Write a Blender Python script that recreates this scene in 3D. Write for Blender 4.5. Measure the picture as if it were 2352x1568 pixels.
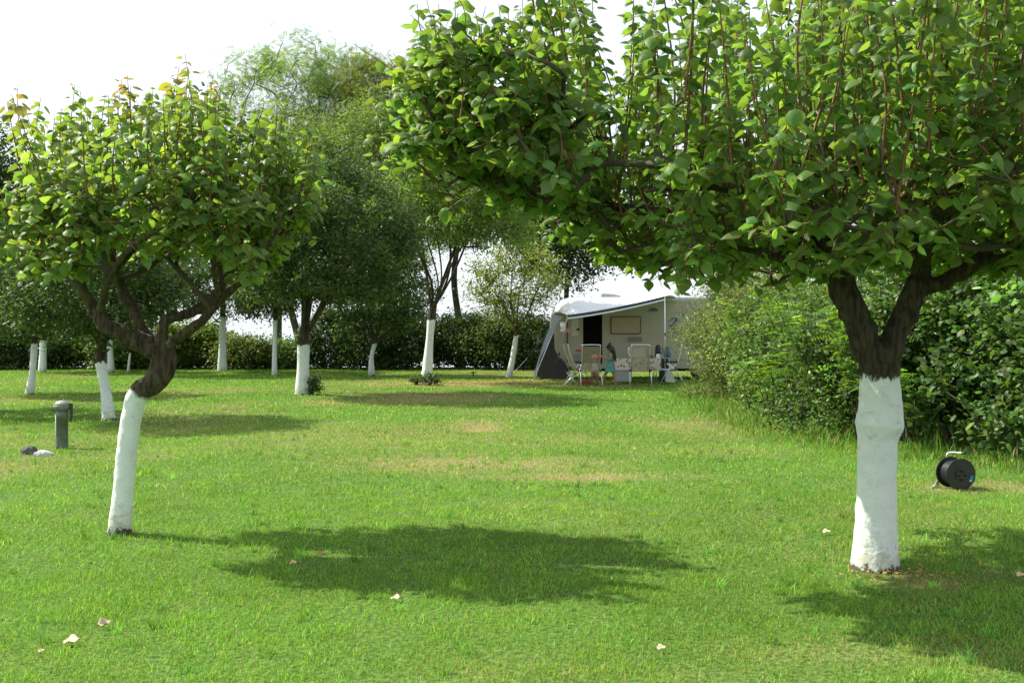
import bpy, bmesh, math, random
import numpy as np
from mathutils import Vector, Matrix

# ------------------------------------------------------------------ camera, sky, sun, exposure
for o in list(bpy.data.objects): bpy.data.objects.remove(o)
S = bpy.context.scene
COL = S.collection
F, HZ, EYE = 2350.0, 752.0, 1.6          # focal length and horizon row of a 2352 px wide frame, eye height
cam = bpy.data.cameras.new('camera'); cam.sensor_width = 36; cam.lens = 36*F/2352
cam.shift_y = -(784-HZ)/2352; cam.clip_end = 9000; cam.clip_start = 0.1
co = bpy.data.objects.new('camera', cam); COL.objects.link(co)
co.location = (0, 0, EYE); co.rotation_euler = (math.radians(90), 0, 0); S.camera = co

SUN = Vector((-2.5, 0.9, 2.7)).normalized()          # towards the sun
elev = math.asin(SUN.z); az = math.atan2(SUN.x, SUN.y)
W = bpy.data.worlds.new('World'); S.world = W; W.use_nodes = True
nt = W.node_tree; nt.nodes.clear()
sky = nt.nodes.new('ShaderNodeTexSky'); sky.sky_type = 'NISHITA'; sky.sun_disc = False
sky.sun_elevation = elev; sky.sun_rotation = az; sky.air_density = 1.0; sky.dust_density = 1.5; sky.ozone_density = 1.0
bg = nt.nodes.new('ShaderNodeBackground'); bg.inputs[1].default_value = 0.15
hs = nt.nodes.new('ShaderNodeHueSaturation'); hs.inputs['Saturation'].default_value = 0.35
wo = nt.nodes.new('ShaderNodeOutputWorld')
hz = nt.nodes.new('ShaderNodeMix'); hz.data_type = 'RGBA'; hz.inputs['Factor'].default_value = 0.7; hz.inputs[7].default_value = (3.3, 3.6, 4.0, 1)
nt.links.new(sky.outputs[0], hs.inputs['Color']); nt.links.new(hs.outputs[0], hz.inputs[6]); nt.links.new(hz.outputs[2], bg.inputs[0]); nt.links.new(bg.outputs[0], wo.inputs[0])
sl = bpy.data.lights.new('sun', 'SUN'); sl.energy = 4.3; sl.angle = math.radians(0.6); sl.color = (1, 0.94, 0.82)
so = bpy.data.objects.new('sun', sl); COL.objects.link(so)
so.rotation_euler = SUN.to_track_quat('Z', 'Y').to_euler()
S.view_settings.view_transform = 'Standard'; S.view_settings.look = 'None'
S.view_settings.exposure = 0.97; S.view_settings.gamma = 1
S.render.engine = 'CYCLES'
S.cycles.max_bounces = 6; S.cycles.transparent_max_bounces = 8; S.cycles.transmission_bounces = 4

# ------------------------------------------------------------------ helpers
R = np.random.default_rng(7)
def at(px, py, z=0.0):                    # point on the ground seen at a pixel of the 2352 px wide photo
    Y = F*(EYE-z)/(py-HZ); return Vector(((px-1176)/F*Y, Y, z))
def P(px, py, Y): return Vector(((px-1176)/F*Y, Y, EYE-(py-HZ)/F*Y))

def tag(o, label=None, cat=None, group=None, kind=None):
    for k, v in (('label', label), ('category', cat), ('group', group), ('kind', kind)):
        if v: o[k] = v
    return o
def thing(name, loc, label, cat, group=None, rz=0):
    o = bpy.data.objects.new(name, None); COL.objects.link(o); o.location = loc; o.rotation_euler = (0, 0, rz)
    o.empty_display_size = 0.1
    return tag(o, label, cat, group)
def link(name, me, mat=None, parent=None, loc=None):
    o = bpy.data.objects.new(name, me); COL.objects.link(o)
    if mat: me.materials.append(mat)
    if parent: o.parent = parent
    if loc is not None: o.location = loc
    return o
def np_mesh(name, V, faces, smooth=False, col=None):
    """V (n,3); faces list of (m,k) int arrays"""
    me = bpy.data.meshes.new(name); V = np.asarray(V, np.float32)
    me.vertices.add(len(V)); me.vertices.foreach_set('co', V.ravel())
    loops = np.concatenate([f.ravel() for f in faces]).astype(np.int32)
    sizes = np.concatenate([np.full(len(f), f.shape[1]) for f in faces]).astype(np.int32)
    starts = np.concatenate([[0], np.cumsum(sizes)[:-1]]).astype(np.int32)
    me.loops.add(len(loops)); me.loops.foreach_set('vertex_index', loops)
    me.polygons.add(len(sizes)); me.polygons.foreach_set('loop_start', starts)
    me.polygons.foreach_set('loop_total', sizes)
    me.polygons.foreach_set('use_smooth', np.full(len(sizes), smooth))
    if col is not None:
        a = me.attributes.new('tint', 'FLOAT_COLOR', 'POINT')
        c = np.ones((len(V), 4), np.float32); c[:, :3] = col; a.data.foreach_set('color', c.ravel())
    me.update(calc_edges=True); return me

class Tubes:
    def __init__(s): s.V = []; s.Fq = []; s.n = 0; s.caps = []
    def add(s, pts, rad, seg=8, cap=True):
        pts = np.array([tuple(p) for p in pts], float); k = len(pts)
        rad = np.broadcast_to(np.asarray(rad, float), (k,))
        T = np.gradient(pts, axis=0); T /= np.linalg.norm(T, axis=1)[:, None]+1e-9
        u = np.cross(T[0], (0.3, 1, 0.1)); u /= np.linalg.norm(u)
        a = np.arange(seg)/seg*2*np.pi
        for i in range(k):
            u = u-T[i]*u.dot(T[i]); u /= np.linalg.norm(u)+1e-9; v = np.cross(T[i], u)
            s.V.append(pts[i]+rad[i]*(np.cos(a)[:, None]*u+np.sin(a)[:, None]*v))
        i0 = s.n+np.arange(k-1)[:, None]*seg; j = np.arange(seg)[None]; j2 = (j+1) % seg
        s.Fq.append(np.stack([i0+j, i0+j2, i0+seg+j2, i0+seg+j], -1).reshape(-1, 4)[:, ::1])
        if cap: s.caps.append((list(range(s.n+seg-1, s.n-1, -1)), list(range(s.n+(k-1)*seg, s.n+k*seg))))
        s.n += k*seg; return s
    def obj(s, name, mat, parent=None, loc=(0, 0, 0), smooth=True):
        V = np.concatenate(s.V)-np.array(tuple(loc)); fs = [np.concatenate(s.Fq)]
        for c in s.caps: fs += [np.array([c[0]]), np.array([c[1]])]
        bysz = {}
        for f in fs: bysz.setdefault(f.shape[1], []).append(f)
        me = np_mesh(name, V, [np.concatenate(v) for v in bysz.values()], smooth)
        return link(name, me, mat, parent)
def catmull(pts, n=6):
    pts = [np.array(tuple(p), float) for p in pts]; q = [2*pts[0]-pts[1]]+pts+[2*pts[-1]-pts[-2]]; out = []
    for i in range(1, len(q)-2):
        for t in np.arange(n)/n:
            a, b, c, d = q[i-1:i+3]
            out.append(0.5*(2*b+(c-a)*t+(2*a-5*b+4*c-d)*t*t+(3*b-a-3*c+d)*t**3))
    return np.array(out+[pts[-1]])

# smooth value noise for numpy
_T = np.random.default_rng(3).random((256, 256))
def vnoise(x, y):
    x = np.asarray(x, float)+500; y = np.asarray(y, float)+500
    xi = np.floor(x).astype(int); yi = np.floor(y).astype(int); fx = x-xi; fy = y-yi
    fx = fx*fx*(3-2*fx); fy = fy*fy*(3-2*fy); g = lambda a, b: _T[a & 255, b & 255]
    return (g(xi, yi)*(1-fx)+g(xi+1, yi)*fx)*(1-fy)+(g(xi, yi+1)*(1-fx)+g(xi+1, yi+1)*fx)*fy
def fbm(x, y, o=4):
    s = 0; a = 0.5
    for i in range(o): s = s+a*vnoise(x*2**i+i*17, y*2**i+i*31); a *= 0.5
    return s/(1-0.5**o)

# ------------------------------------------------------------------ materials
class NT:
    def __init__(s, name):
        s.m = bpy.data.materials.new(name); s.m.use_nodes = True; s.t = s.m.node_tree; s.t.nodes.clear()
        s.out = s.n('ShaderNodeOutputMaterial'); s.b = s.n('ShaderNodeBsdfPrincipled'); s.l(s.b, 0, s.out, 0)
    def n(s, k, **kw):
        x = s.t.nodes.new(k)
        for a, b in kw.items(): setattr(x, a, b)
        return x
    def l(s, a, i, b, j): s.t.links.new(a.outputs[i], b.inputs[j])
def M(name, c, rough=0.6, metal=0.0, spec=0.5, var=0.12, scale=12.0, bump=0.0, bscale=60.0, alpha=1.0):
    k = NT(name); b = k.b
    b.inputs['Roughness'].default_value = rough; b.inputs['Metallic'].default_value = metal
    b.inputs['Specular IOR Level'].default_value = spec; b.inputs['Alpha'].default_value = alpha
    tc = k.n('ShaderNodeTexCoord'); no = k.n('ShaderNodeTexNoise'); no.inputs['Scale'].default_value = scale; no.inputs['Detail'].default_value = 5
    k.l(tc, 'Object', no, 'Vector'); r = k.n('ShaderNodeValToRGB'); k.l(no, 0, r, 0)
    r.color_ramp.elements[0].position = 0.3; r.color_ramp.elements[1].position = 0.7
    r.color_ramp.elements[0].color = (*[x*(1-var) for x in c], 1); r.color_ramp.elements[1].color = (*[min(1, x*(1+var)) for x in c], 1)
    k.l(r, 0, b, 'Base Color')
    if bump:
        n2 = k.n('ShaderNodeTexNoise'); n2.inputs['Scale'].default_value = bscale; k.l(tc, 'Object', n2, 'Vector')
        bp = k.n('ShaderNodeBump'); bp.inputs['Strength'].default_value = bump; bp.inputs['Distance'].default_value = 0.01
        k.l(n2, 0, bp, 'Height'); k.l(bp, 0, b, 'Normal')
    return k.m
def leafmat(name, trans=0.4, rough=0.5, spec=0.35, tcol=(1.5, 1.55, 0.55), under=0.0):
    k = NT(name); a = k.n('ShaderNodeAttribute', attribute_name='tint'); ge = k.n('ShaderNodeNewGeometry'); un = k.n('ShaderNodeMix', data_type='RGBA'); k.l(ge, 'Backfacing', un, 'Factor'); k.l(a, 'Color', un, 6)
    pa = k.n('ShaderNodeMix', data_type='RGBA'); pa.inputs['Factor'].default_value = under; k.l(a, 'Color', pa, 6); pa.inputs[7].default_value = (.38, .42, .28, 1); k.l(pa, 2, un, 7); k.l(un, 2, k.b, 'Base Color')
    k.b.inputs['Roughness'].default_value = rough; k.b.inputs['Specular IOR Level'].default_value = spec
    tr = k.n('ShaderNodeBsdfTranslucent'); mx = k.n('ShaderNodeMix', data_type='RGBA', blend_type='MULTIPLY')
    mx.inputs['Factor'].default_value = 1; k.l(a, 'Color', mx, 6); mx.inputs[7].default_value = (*tcol, 1); k.l(mx, 2, tr, 'Color')
    ms = k.n('ShaderNodeMixShader'); ms.inputs[0].default_value = trans
    k.l(k.b, 0, ms, 1); k.l(tr, 0, ms, 2); k.l(ms, 0, k.out, 0); return k.m
MAT_LEAF = leafmat('apricot_leaf', 0.52, 0.5, 0.4, (1.9, 1.85, 0.65), .28)
MAT_BGLEAF = leafmat('small_leaf', 0.38, 0.5, 0.35, (1.6, 1.7, 0.6), .1)
MAT_GRASS = leafmat('grass_blade', 0.35, 0.55, 0.25, (1.4, 1.5, 0.8))

def barkmat(name, p0, n, amp=0.05, bark=(0.06, 0.048, 0.034), foot=0.035, fine=1.0):
    """bark, limewashed below the plane through p0 with normal n (object space)"""
    k = NT(name); tc = k.n('ShaderNodeTexCoord')
    sub = k.n('ShaderNodeVectorMath', operation='SUBTRACT'); k.l(tc, 'Object', sub, 0); sub.inputs[1].default_value = p0
    dt = k.n('ShaderNodeVectorMath', operation='DOT_PRODUCT'); k.l(sub, 0, dt, 0); dt.inputs[1].default_value = n
    mp = k.n('ShaderNodeMapping'); mp.inputs['Scale'].default_value = (38*fine, 38*fine, 7*fine); k.l(tc, 'Object', mp, 0)
    no = k.n('ShaderNodeTexNoise'); no.inputs['Scale'].default_value = 1; no.inputs['Detail'].default_value = 6; k.l(mp, 0, no, 'Vector')
    a1 = k.n('ShaderNodeMath', operation='MULTIPLY_ADD'); k.l(no, 0, a1, 0); a1.inputs[1].default_value = amp*2.6; a1.inputs[2].default_value = -amp*1.3
    a2 = k.n('ShaderNodeMath', operation='ADD'); k.l(a1, 0, a2, 0); n9 = k.n('ShaderNodeTexNoise'); n9.inputs['Scale'].default_value = 11; n9.inputs['Detail'].default_value = 6; k.l(tc, 'Object', n9, 'Vector'); a9 = k.n('ShaderNodeMath', operation='MULTIPLY_ADD'); k.l(n9, 0, a9, 0); a9.inputs[1].default_value = amp*3; d9 = k.n('ShaderNodeMath', operation='SUBTRACT'); k.l(dt, 'Value', d9, 0); d9.inputs[1].default_value = amp*1.5; k.l(d9, 0, a9, 2); k.l(a9, 0, a2, 1)
    mr = k.n('ShaderNodeMapRange'); mr.inputs['From Min'].default_value = -0.013; mr.inputs['From Max'].default_value = 0.013; k.l(a2, 0, mr, 0)
    # bark colour
    br = k.n('ShaderNodeValToRGB'); k.l(no, 0, br, 0); e = br.color_ramp.elements
    e[0].position = 0.35; e[0].color = (*[x*0.45 for x in bark], 1); e[1].position = 0.7; e[1].color = (*[x*1.7 for x in bark], 1)
    n3 = k.n('ShaderNodeTexNoise'); n3.inputs['Scale'].default_value = 9; k.l(tc, 'Object', n3, 'Vector')
    mo = k.n('ShaderNodeValToRGB'); k.l(n3, 0, mo, 0); mo.color_ramp.elements[0].position = 0.55; mo.color_ramp.elements[0].color = (0, 0, 0, 1); mo.color_ramp.elements[1].position = 0.72; mo.color_ramp.elements[1].color = (.5, .5, .5, 1)
    mm = k.n('ShaderNodeMix', data_type='RGBA'); k.l(mo, 0, mm, 'Factor'); k.l(br, 0, mm, 6); mm.inputs[7].default_value = (0.11, 0.11, 0.03, 1)
    # lime colour with thin worn spots and a scuffed foot
    n4 = k.n('ShaderNodeTexNoise'); n4.inputs['Scale'].default_value = 14; n4.inputs['Detail'].default_value = 8; n4.inputs['Roughness'].default_value = 0.7; k.l(tc, 'Object', n4, 'Vector')
    lr = k.n('ShaderNodeValToRGB'); k.l(n4, 0, lr, 0); e = lr.color_ramp.elements
    e[0].position = 0.30; e[0].color = (0.54, 0.58, 0.54, 1); e[1].position = 0.44; e[1].color = (0.74, 0.79, 0.75, 1)
    e.new(0.7).color = (0.8, 0.83, 0.79, 1)
    sp = k.n('ShaderNodeSeparateXYZ'); k.l(tc, 'Object', sp, 0)
    f1 = k.n('ShaderNodeMath', operation='MULTIPLY_ADD'); k.l(n4, 0, f1, 0); f1.inputs[1].default_value = -0.22; f1.inputs[2].default_value = 0.11-foot
    f2 = k.n('ShaderNodeMath', operation='ADD'); k.l(f1, 0, f2, 0); k.l(sp, 2, f2, 1)
    f3 = k.n('ShaderNodeMapRange'); f3.inputs['From Min'].default_value = -0.006; f3.inputs['From Max'].default_value = 0.01; k.l(f2, 0, f3, 0)
    g1 = k.n('ShaderNodeMath', operation='MULTIPLY_ADD'); k.l(n4, 0, g1, 0); g1.inputs[1].default_value = -1.1; g1.inputs[2].default_value = .45
    g2 = k.n('ShaderNodeMath', operation='ADD'); k.l(g1, 0, g2, 0); k.l(sp, 2, g2, 1); g3 = k.n('ShaderNodeMapRange'); g3.inputs['From Min'].default_value = -.05; g3.inputs['From Max'].default_value = .12; g3.inputs['To Min'].default_value = .6; g3.inputs['To Max'].default_value = 0; k.l(g2, 0, g3, 0)
    gm = k.n('ShaderNodeMix', data_type='RGBA'); k.l(g3, 0, gm, 'Factor'); k.l(lr, 0, gm, 6); gm.inputs[7].default_value = (.34, .33, .22, 1)
    vc = k.n('ShaderNodeTexVoronoi', feature='DISTANCE_TO_EDGE'); vm = k.n('ShaderNodeMapping'); vm.inputs['Scale'].default_value = (26, 26, 9); k.l(tc, 'Object', vm, 0); k.l(vm, 0, vc, 'Vector'); vr = k.n('ShaderNodeMapRange'); k.l(vc, 'Distance', vr, 0); vr.inputs['From Max'].default_value = .035; vr.inputs['To Min'].default_value = 1; vr.inputs['To Max'].default_value = 0
    vq = k.n('ShaderNodeMapRange'); k.l(n3, 0, vq, 0); vq.inputs['From Min'].default_value = .5; vq.inputs['From Max'].default_value = .62; vq.inputs['To Max'].default_value = .6; vp = k.n('ShaderNodeMath', operation='MULTIPLY'); k.l(vr, 0, vp, 0); k.l(vq, 0, vp, 1)
    cm = k.n('ShaderNodeMix', data_type='RGBA'); k.l(vp, 0, cm, 'Factor'); k.l(gm, 2, cm, 6); cm.inputs[7].default_value = (.27, .27, .22, 1)
    lm = k.n('ShaderNodeMix', data_type='RGBA'); k.l(f3, 0, lm, 'Factor'); lm.inputs[6].default_value = (0.09, 0.075, 0.07, 1); k.l(cm, 2, lm, 7)
    fm = k.n('ShaderNodeMix', data_type='RGBA'); k.l(mr, 0, fm, 'Factor'); k.l(lm, 2, fm, 6); k.l(mm, 2, fm, 7); k.l(fm, 2, k.b, 'Base Color')
    k.b.inputs['Roughness'].default_value = 0.85; k.b.inputs['Specular IOR Level'].default_value = 0.15
    n5 = k.n('ShaderNodeTexNoise'); n5.inputs['Scale'].default_value = 55; n5.inputs['Detail'].default_value = 4; k.l(tc, 'Object', n5, 'Vector')
    hm = k.n('ShaderNodeMix', data_type='FLOAT'); k.l(mr, 0, hm, 0); k.l(n5, 0, hm, 2)
    hb = k.n('ShaderNodeMath', operation='MULTIPLY'); k.l(no, 0, hb, 0); hb.inputs[1].default_value = 3.5; k.l(hb, 0, hm, 3)
    bp = k.n('ShaderNodeBump'); bp.inputs['Strength'].default_value = 0.7; bp.inputs['Distance'].default_value = 0.008; k.l(hm, 0, bp, 'Height'); k.l(bp, 0, k.b, 'Normal')
    return k.m
MAT_TWIG = M('red_brown_shoot_bark', (0.17, 0.075, 0.03), 0.6, var=0.4, scale=8)
MAT_DARKTWIG = M('dark_twig_bark', (0.07, 0.055, 0.04), 0.8, var=0.4, scale=5)

# ------------------------------------------------------------------ leaves
def leaf_template(kind):
    if kind == 'apricot':                 # broad pointed leaf, folded along the midrib and arching down
        xs = np.array([0, .12, .35, .6, .82, 1.0]); w = np.array([0.0, .36, .47, .38, .18, 0.0]); V = []; Fc = []
        zc = lambda x: 0.22*x-0.66*x*x
        mid = []; L = []; Rr = []
        for i, x in enumerate(xs): mid.append(len(V)); V.append((x, 0, zc(x)))
        for i in range(1, 5):
            L.append(len(V)); V.append((xs[i]-0.04, w[i], zc(xs[i])-0.5*w[i]))
        for i in range(1, 5):
            Rr.append(len(V)); V.append((xs[i]-0.04, -w[i], zc(xs[i])-0.5*w[i]))
        tris = [(mid[0], mid[1], L[0]), (mid[0], Rr[0], mid[1]), (mid[4], mid[5], L[3]), (mid[4], Rr[3], mid[5])]
        quads = []
        for i in range(3): quads += [(mid[i+1], mid[i+2], L[i+1], L[i]), (mid[i+1], Rr[i], Rr[i+1], mid[i+2])]
        return np.array(V, float), [np.array(tris), np.array(quads)]
    if kind == 'simple':                  # small folded diamond
        V = np.array([(0, 0, 0), (.45, .26, .0), (1, 0, -.12), (.45, -.26, .0), (.5, 0, .08)], float)
        return V, [np.array([(0, 4, 1), (4, 2, 1), (0, 3, 4), (4, 3, 2)])]
    if kind == 'narrow':
        V = np.array([(0, 0, 0), (.5, .13, 0), (1, 0, -.15), (.5, -.13, 0)], float)
        return V, [np.array([(0, 2, 1), (0, 3, 2)])]
    if kind == 'round':
        V = np.array([(0, 0, 0), (.25, .32, -.03), (.7, .3, -.06), (1, 0, -.15), (.7, -.3, -.06), (.25, -.32, -.03), (.5, 0, .07)], float)
        return V, [np.array([(6, 1, 0), (6, 2, 1), (6, 3, 2), (6, 4, 3), (6, 5, 4), (6, 0, 5)])]
    if kind == 'pinnate':                 # a frond of small paired leaflets
        V = []; T = []
        for i in range(7):
            x = .12+i*.13; z = -.25*x*x
            for s in (1, -1):
                n = len(V); V += [(x, 0, z), (x+.06, s*.1, z+.01), (x+.03, s*.24, z-.03), (x-.03, s*.12, z)]
                T += [(n, n+1, n+2), (n, n+2, n+3)]
        return np.array(V, float), [np.array(T)]
TPL = {k: leaf_template(k) for k in ('apricot', 'simple', 'narrow', 'round', 'pinnate')}

def leaf_mesh(name, pos, dirv, up, size, col, kind, smooth=True):
    V, Fs = TPL[kind]; N = len(pos); k = len(V)
    d = dirv/(np.linalg.norm(dirv, axis=1)[:, None]+1e-9)
    s = np.cross(up, d); s /= np.linalg.norm(s, axis=1)[:, None]+1e-9; u = np.cross(d, s)
    sz = size[:, None, None]
    out = pos[:, None, :]+sz*(V[None, :, 0:1]*d[:, None]+V[None, :, 1:2]*s[:, None]+V[None, :, 2:3]*u[:, None])
    faces = [(f[None]+(np.arange(N)*k)[:, None, None]).reshape(-1, f.shape[1]) for f in Fs]
    c = np.repeat(col, k, axis=0)
    return np_mesh(name, out.reshape(-1, 3), faces, smooth, c)
def colvar(rng, N, base, v=0.22, hue=0.12):
    b = np.array(base)[None]*np.exp(rng.normal(0, v, (N, 1)))
    h = rng.normal(0, hue, (N, 1)); b = b*np.array([[1, 1, 1]])
    b[:, 0:1] *= np.exp(h*1.3); b[:, 2:3] *= np.exp(-h*0.8); return np.clip(b, 0.002, 0.9)

# branch skeleton: each attractor is joined to the nearest node already grown
class Skel:
    def __init__(s): s.p = []; s.par = []; s.fix = []
    def chain(s, pts, rad, parent=-1):
        for q, r in zip(pts, rad):
            s.p.append(np.array(tuple(q), float)); s.par.append(parent); s.fix.append(r); parent = len(s.p)-1
        return parent
    def grow(s, attr, rng, step=0.25, wob=0.12, sag=0.0, bias=0.25):
        A = np.array(attr); root = s.p[0]; top = s.p[-1] if bias is None else None
        order = np.argsort(np.linalg.norm(A-s.start, axis=1)); ends = []
        for i in order:
            a = A[i]; pp = np.array(s.p); d = np.linalg.norm(pp-a, axis=1)
            d2 = d+bias*np.maximum(0, np.linalg.norm(pp-s.start, axis=1)+0.15-np.linalg.norm(a-s.start))
            d2[:s.skip] += 99
            j = int(np.argmin(d2)); q = s.p[j]; L = d[j]; n = max(1, int(round(L/step)))
            perp = rng.normal(0, wob*L, 3); pr = j
            for t in range(1, n+1):
                f = t/n; pt = q*(1-f)+a*f+perp*math.sin(f*math.pi)*0.5+np.array([0, 0, -sag*L*math.sin(f*math.pi)])
                s.p.append(pt); s.par.append(pr); s.fix.append(None); pr = len(s.p)-1
            ends.append((i, pr))
        return ends
    def tubes(s, rtip=0.004, rmax=0.06, expo=0.45, seg=6, rmin=0.0, tb=None):
        n = len(s.p); cnt = np.zeros(n); kids = [[] for _ in range(n)]
        for i, p in enumerate(s.par):
            if p >= 0: kids[p].append(i)
        for i in range(n-1, -1, -1):
            cnt[i] = sum(cnt[c] for c in kids[i]) if kids[i] else 1
        tot = cnt.max(); tb = tb or Tubes(); done = set()
        rad = np.array([f if f is not None else max(rtip, rmax*(c/tot)**expo) for f, c in zip(s.fix, cnt)])
        for i in range(n):                 # chain = main child run
            if s.par[i] >= 0 and i in done: continue
            ch = [i]
            j = i
            while kids[j]:
                c = max(kids[j], key=lambda q: cnt[q]); ch.append(c); done.add(c); j = c
            pts = [s.p[q] for q in ch]; rr = [rad[q] for q in ch]
            if s.par[i] >= 0:
                pts = [s.p[s.par[i]]]+pts; rr = [min(rad[s.par[i]], rr[0]*1.25)]+rr
            done.add(i)
            if len(pts) > 1 and s.fix[i] is None or s.par[i] < 0: tb.add(pts, rr, seg, cap=False)
        return tb

# ------------------------------------------------------------------ setting: ground, grass, water
def ell(px, py, rx, ry):                   # dry patch: pixel ellipse turned into metres on the ground
    a = at(px, py); b = at(px, py+ry) if py+ry < 1568 else at(px, py-ry)
    return (a.x, a.y, rx/F*a.y, max(0.25, abs(a.y-b.y)))
DRY = [(*ell(1105, 978, 75, 18), .85), (*ell(980, 915, 210, 16), .9), (*ell(1310, 1094, 210, 12), .7), (*ell(1090, 1066, 360, 18), .6), (*ell(850, 1000, 500, 40), .35), (*ell(1200, 1010, 330, 30), .3),
       (*ell(1080, 882, 330, 10), .8), (*ell(1120, 862, 420, 5), .5), (*ell(760, 925, 70, 10), .6), (*ell(1620, 1035, 200, 16), .3),
       (*ell(2250, 1120, 200, 14), .5), (*ell(2100, 1340, 120, 14), .75), (*ell(2050, 1500, 400, 40), .25), (*ell(1250, 1545, 500, 30), .2), (*ell(980, 1050, 240, 18), .3)]
def dryness(x, y):
    d = np.clip((fbm(x*0.35, y*0.35)-0.52)*2.2, 0, 0.5)*np.clip((y-4)/8, .55, 1)
    n = (fbm(x*1.7+9, y*1.7)-0.5)*1.1
    for cx, cy, rx, ry, s in DRY:
        q = np.sqrt(((x-cx)/rx)**2+((y-cy)/ry)**2)+n; d = np.maximum(d, s*np.clip(1.35-q, 0, 1))
    return np.clip(d+(fbm(x*4, y*4)-.5)*.25, 0, 1)
def height(x, y):
    z = (fbm(x*0.5, y*0.5, 3)-0.5)*0.05*np.clip(1.5-np.abs(y-18)/22, 0, 1)
    z = z-1.8*(lambda t: t*t*(3-2*t))(np.clip((y-41)/14, 0, 1))
    return z-4.0*np.clip((y-62)/30, 0, 1)
xs = np.concatenate([[-3000, -900, -300, -120, -60, -35], np.arange(-24, 24.01, 0.2), [35, 60, 120, 300, 900, 3000]])
ys = np.concatenate([[-3000, -600, -100, -30, -8, 0], np.arange(2, 46, 0.2), np.arange(46, 96, 3), [120, 250, 700, 2000, 6000]])
gx, gy = np.meshgrid(xs, ys); nx, ny = len(xs), len(ys)
V = np.stack([gx.ravel(), gy.ravel(), height(gx.ravel(), gy.ravel())], 1)
i = (np.arange(ny-1)[:, None]*nx+np.arange(nx-1)[None]).ravel()
dr = dryness(V[:, 0], V[:, 1])[:, None]
gcol = np.array([[0.085, 0.16, 0.028]])*(1-dr)+np.array([[0.27, 0.215, 0.10]])*dr
me = np_mesh('ground', V, [np.stack([i, i+1, i+nx+1, i+nx], 1)], True, gcol)
k = NT('turf_soil'); a = k.n('ShaderNodeAttribute', attribute_name='tint'); no = k.n('ShaderNodeTexNoise'); no.inputs['Scale'].default_value = 30; no.inputs['Detail'].default_value = 8
tc = k.n('ShaderNodeTexCoord'); k.l(tc, 'Object', no, 'Vector'); mr = k.n('ShaderNodeMapRange'); k.l(no, 0, mr, 0)
mr.inputs['From Min'].default_value = .3; mr.inputs['From Max'].default_value = .7; mr.inputs['To Min'].default_value = .45; mr.inputs['To Max'].default_value = 1.5
mx = k.n('ShaderNodeVectorMath', operation='SCALE'); k.l(a, 'Color', mx, 0); k.l(mr, 0, mx, 'Scale'); k.l(mx, 0, k.b, 'Base Color')
k.b.inputs['Roughness'].default_value = 0.95; k.b.inputs['Specular IOR Level'].default_value = 0.1
bp = k.n('ShaderNodeBump'); bp.inputs['Distance'].default_value = 0.02; k.l(no, 0, bp, 'Height'); k.l(bp, 0, k.b, 'Normal')
tag(link('ground', me, k.m), kind='structure')

def blades(rng, x, y, h, w, col, lean=0.5):
    N = len(x); z = height(x, y)-0.003; a = rng.uniform(0, 2*np.pi, N); b = rng.uniform(0, 2*np.pi, N)
    base = np.stack([x, y, z], 1); side = np.stack([np.cos(a), np.sin(a), 0*a], 1)*w[:, None]*0.5
    ln = np.stack([np.cos(b), np.sin(b), 0*b], 1)*(h*lean*rng.uniform(.2, 1.5, N))[:, None]
    up = np.array([0, 0, 1.])[None]*h[:, None]
    V = np.stack([base-side, base+side, base+side*.8+up*.55+ln*.35, base-side*.8+up*.55+ln*.35, base+up*rng.uniform(.75, 1, (N, 1))+ln], 1)
    n = np.arange(N)*5
    return V.reshape(-1, 3), np.stack([n, n+1, n+2, n+3], 1), np.stack([n+3, n+2, n+4], 1), np.repeat(col, 5, 0)
def sheet(rng, y0, y1, dens, hh, ww, marg=0.6):
    A = 0; N = int(dens*((y1**2-y0**2)/2*1.0+2*marg*(y1-y0)))
    y = np.sqrt(rng.uniform(y0**2, y1**2, N)); x = rng.uniform(-.5, .5, N)*(y*1.02+2*marg)
    # thin and thick spots
    t = fbm(x*3.2, y*3.2, 3); keep = rng.random(N) < np.clip(.55+(t-.4)*2.0, .25, 1); x, y, t = x[keep], y[keep], t[keep]; N = len(x)
    d = dryness(x, y); clump = fbm(x*5+40, y*5, 3)
    h = hh*np.exp(rng.normal(0, .35, N))*(.6+clump)*(1-.45*d)
    c = colvar(rng, N, (0.175, 0.325, 0.045), .26, .13)*(.72+.56*fbm(x*.9+3, y*.9+8, 4))[:, None]
    dead = rng.random(N) < np.clip(.03+d*.7, 0, 1)
    c[dead] = colvar(rng, int(dead.sum()), (0.42, 0.34, 0.17), .22, .08)
    tall = rng.random(N) < .008; h[tall] *= 2.2
    pale = (clump[:] > .56); c[pale] *= np.array([1.12, 1.1, 1.0])
    return blades(rng, x, y, h, ww*np.exp(rng.normal(0, .25, N)), c, 0.75)
def tufts(rng, n):                        # coarse rosettes standing out of the mown sward
    y = np.sqrt(rng.uniform(4.2**2, 16**2, n)); x = rng.uniform(-.5, .5, n)*(y+1.2); m = 16; X = np.repeat(x, m)+rng.normal(0, .018, n*m); Y = np.repeat(y, m)+rng.normal(0, .018, n*m)
    return blades(rng, X, Y, .055*np.exp(rng.normal(0, .4, n*m)), .0065+0*X, np.repeat(colvar(rng, n, (0.15, 0.31, 0.045), .25, .12), m, 0), .8)
parts = [tufts(R, 420), sheet(R, 4.1, 6.6, 9000, .023, .0034), sheet(R, 6.6, 10, 4600, .025, .0044), sheet(R, 10, 17, 1700, .028, .007), sheet(R, 17, 40, 520, .032, .014)]
off = 0; VV = []; Q = []; T = []; C = []
for v, q, t, c in parts: VV.append(v); Q.append(q+off); T.append(t+off); C.append(c); off += len(v)
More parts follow.
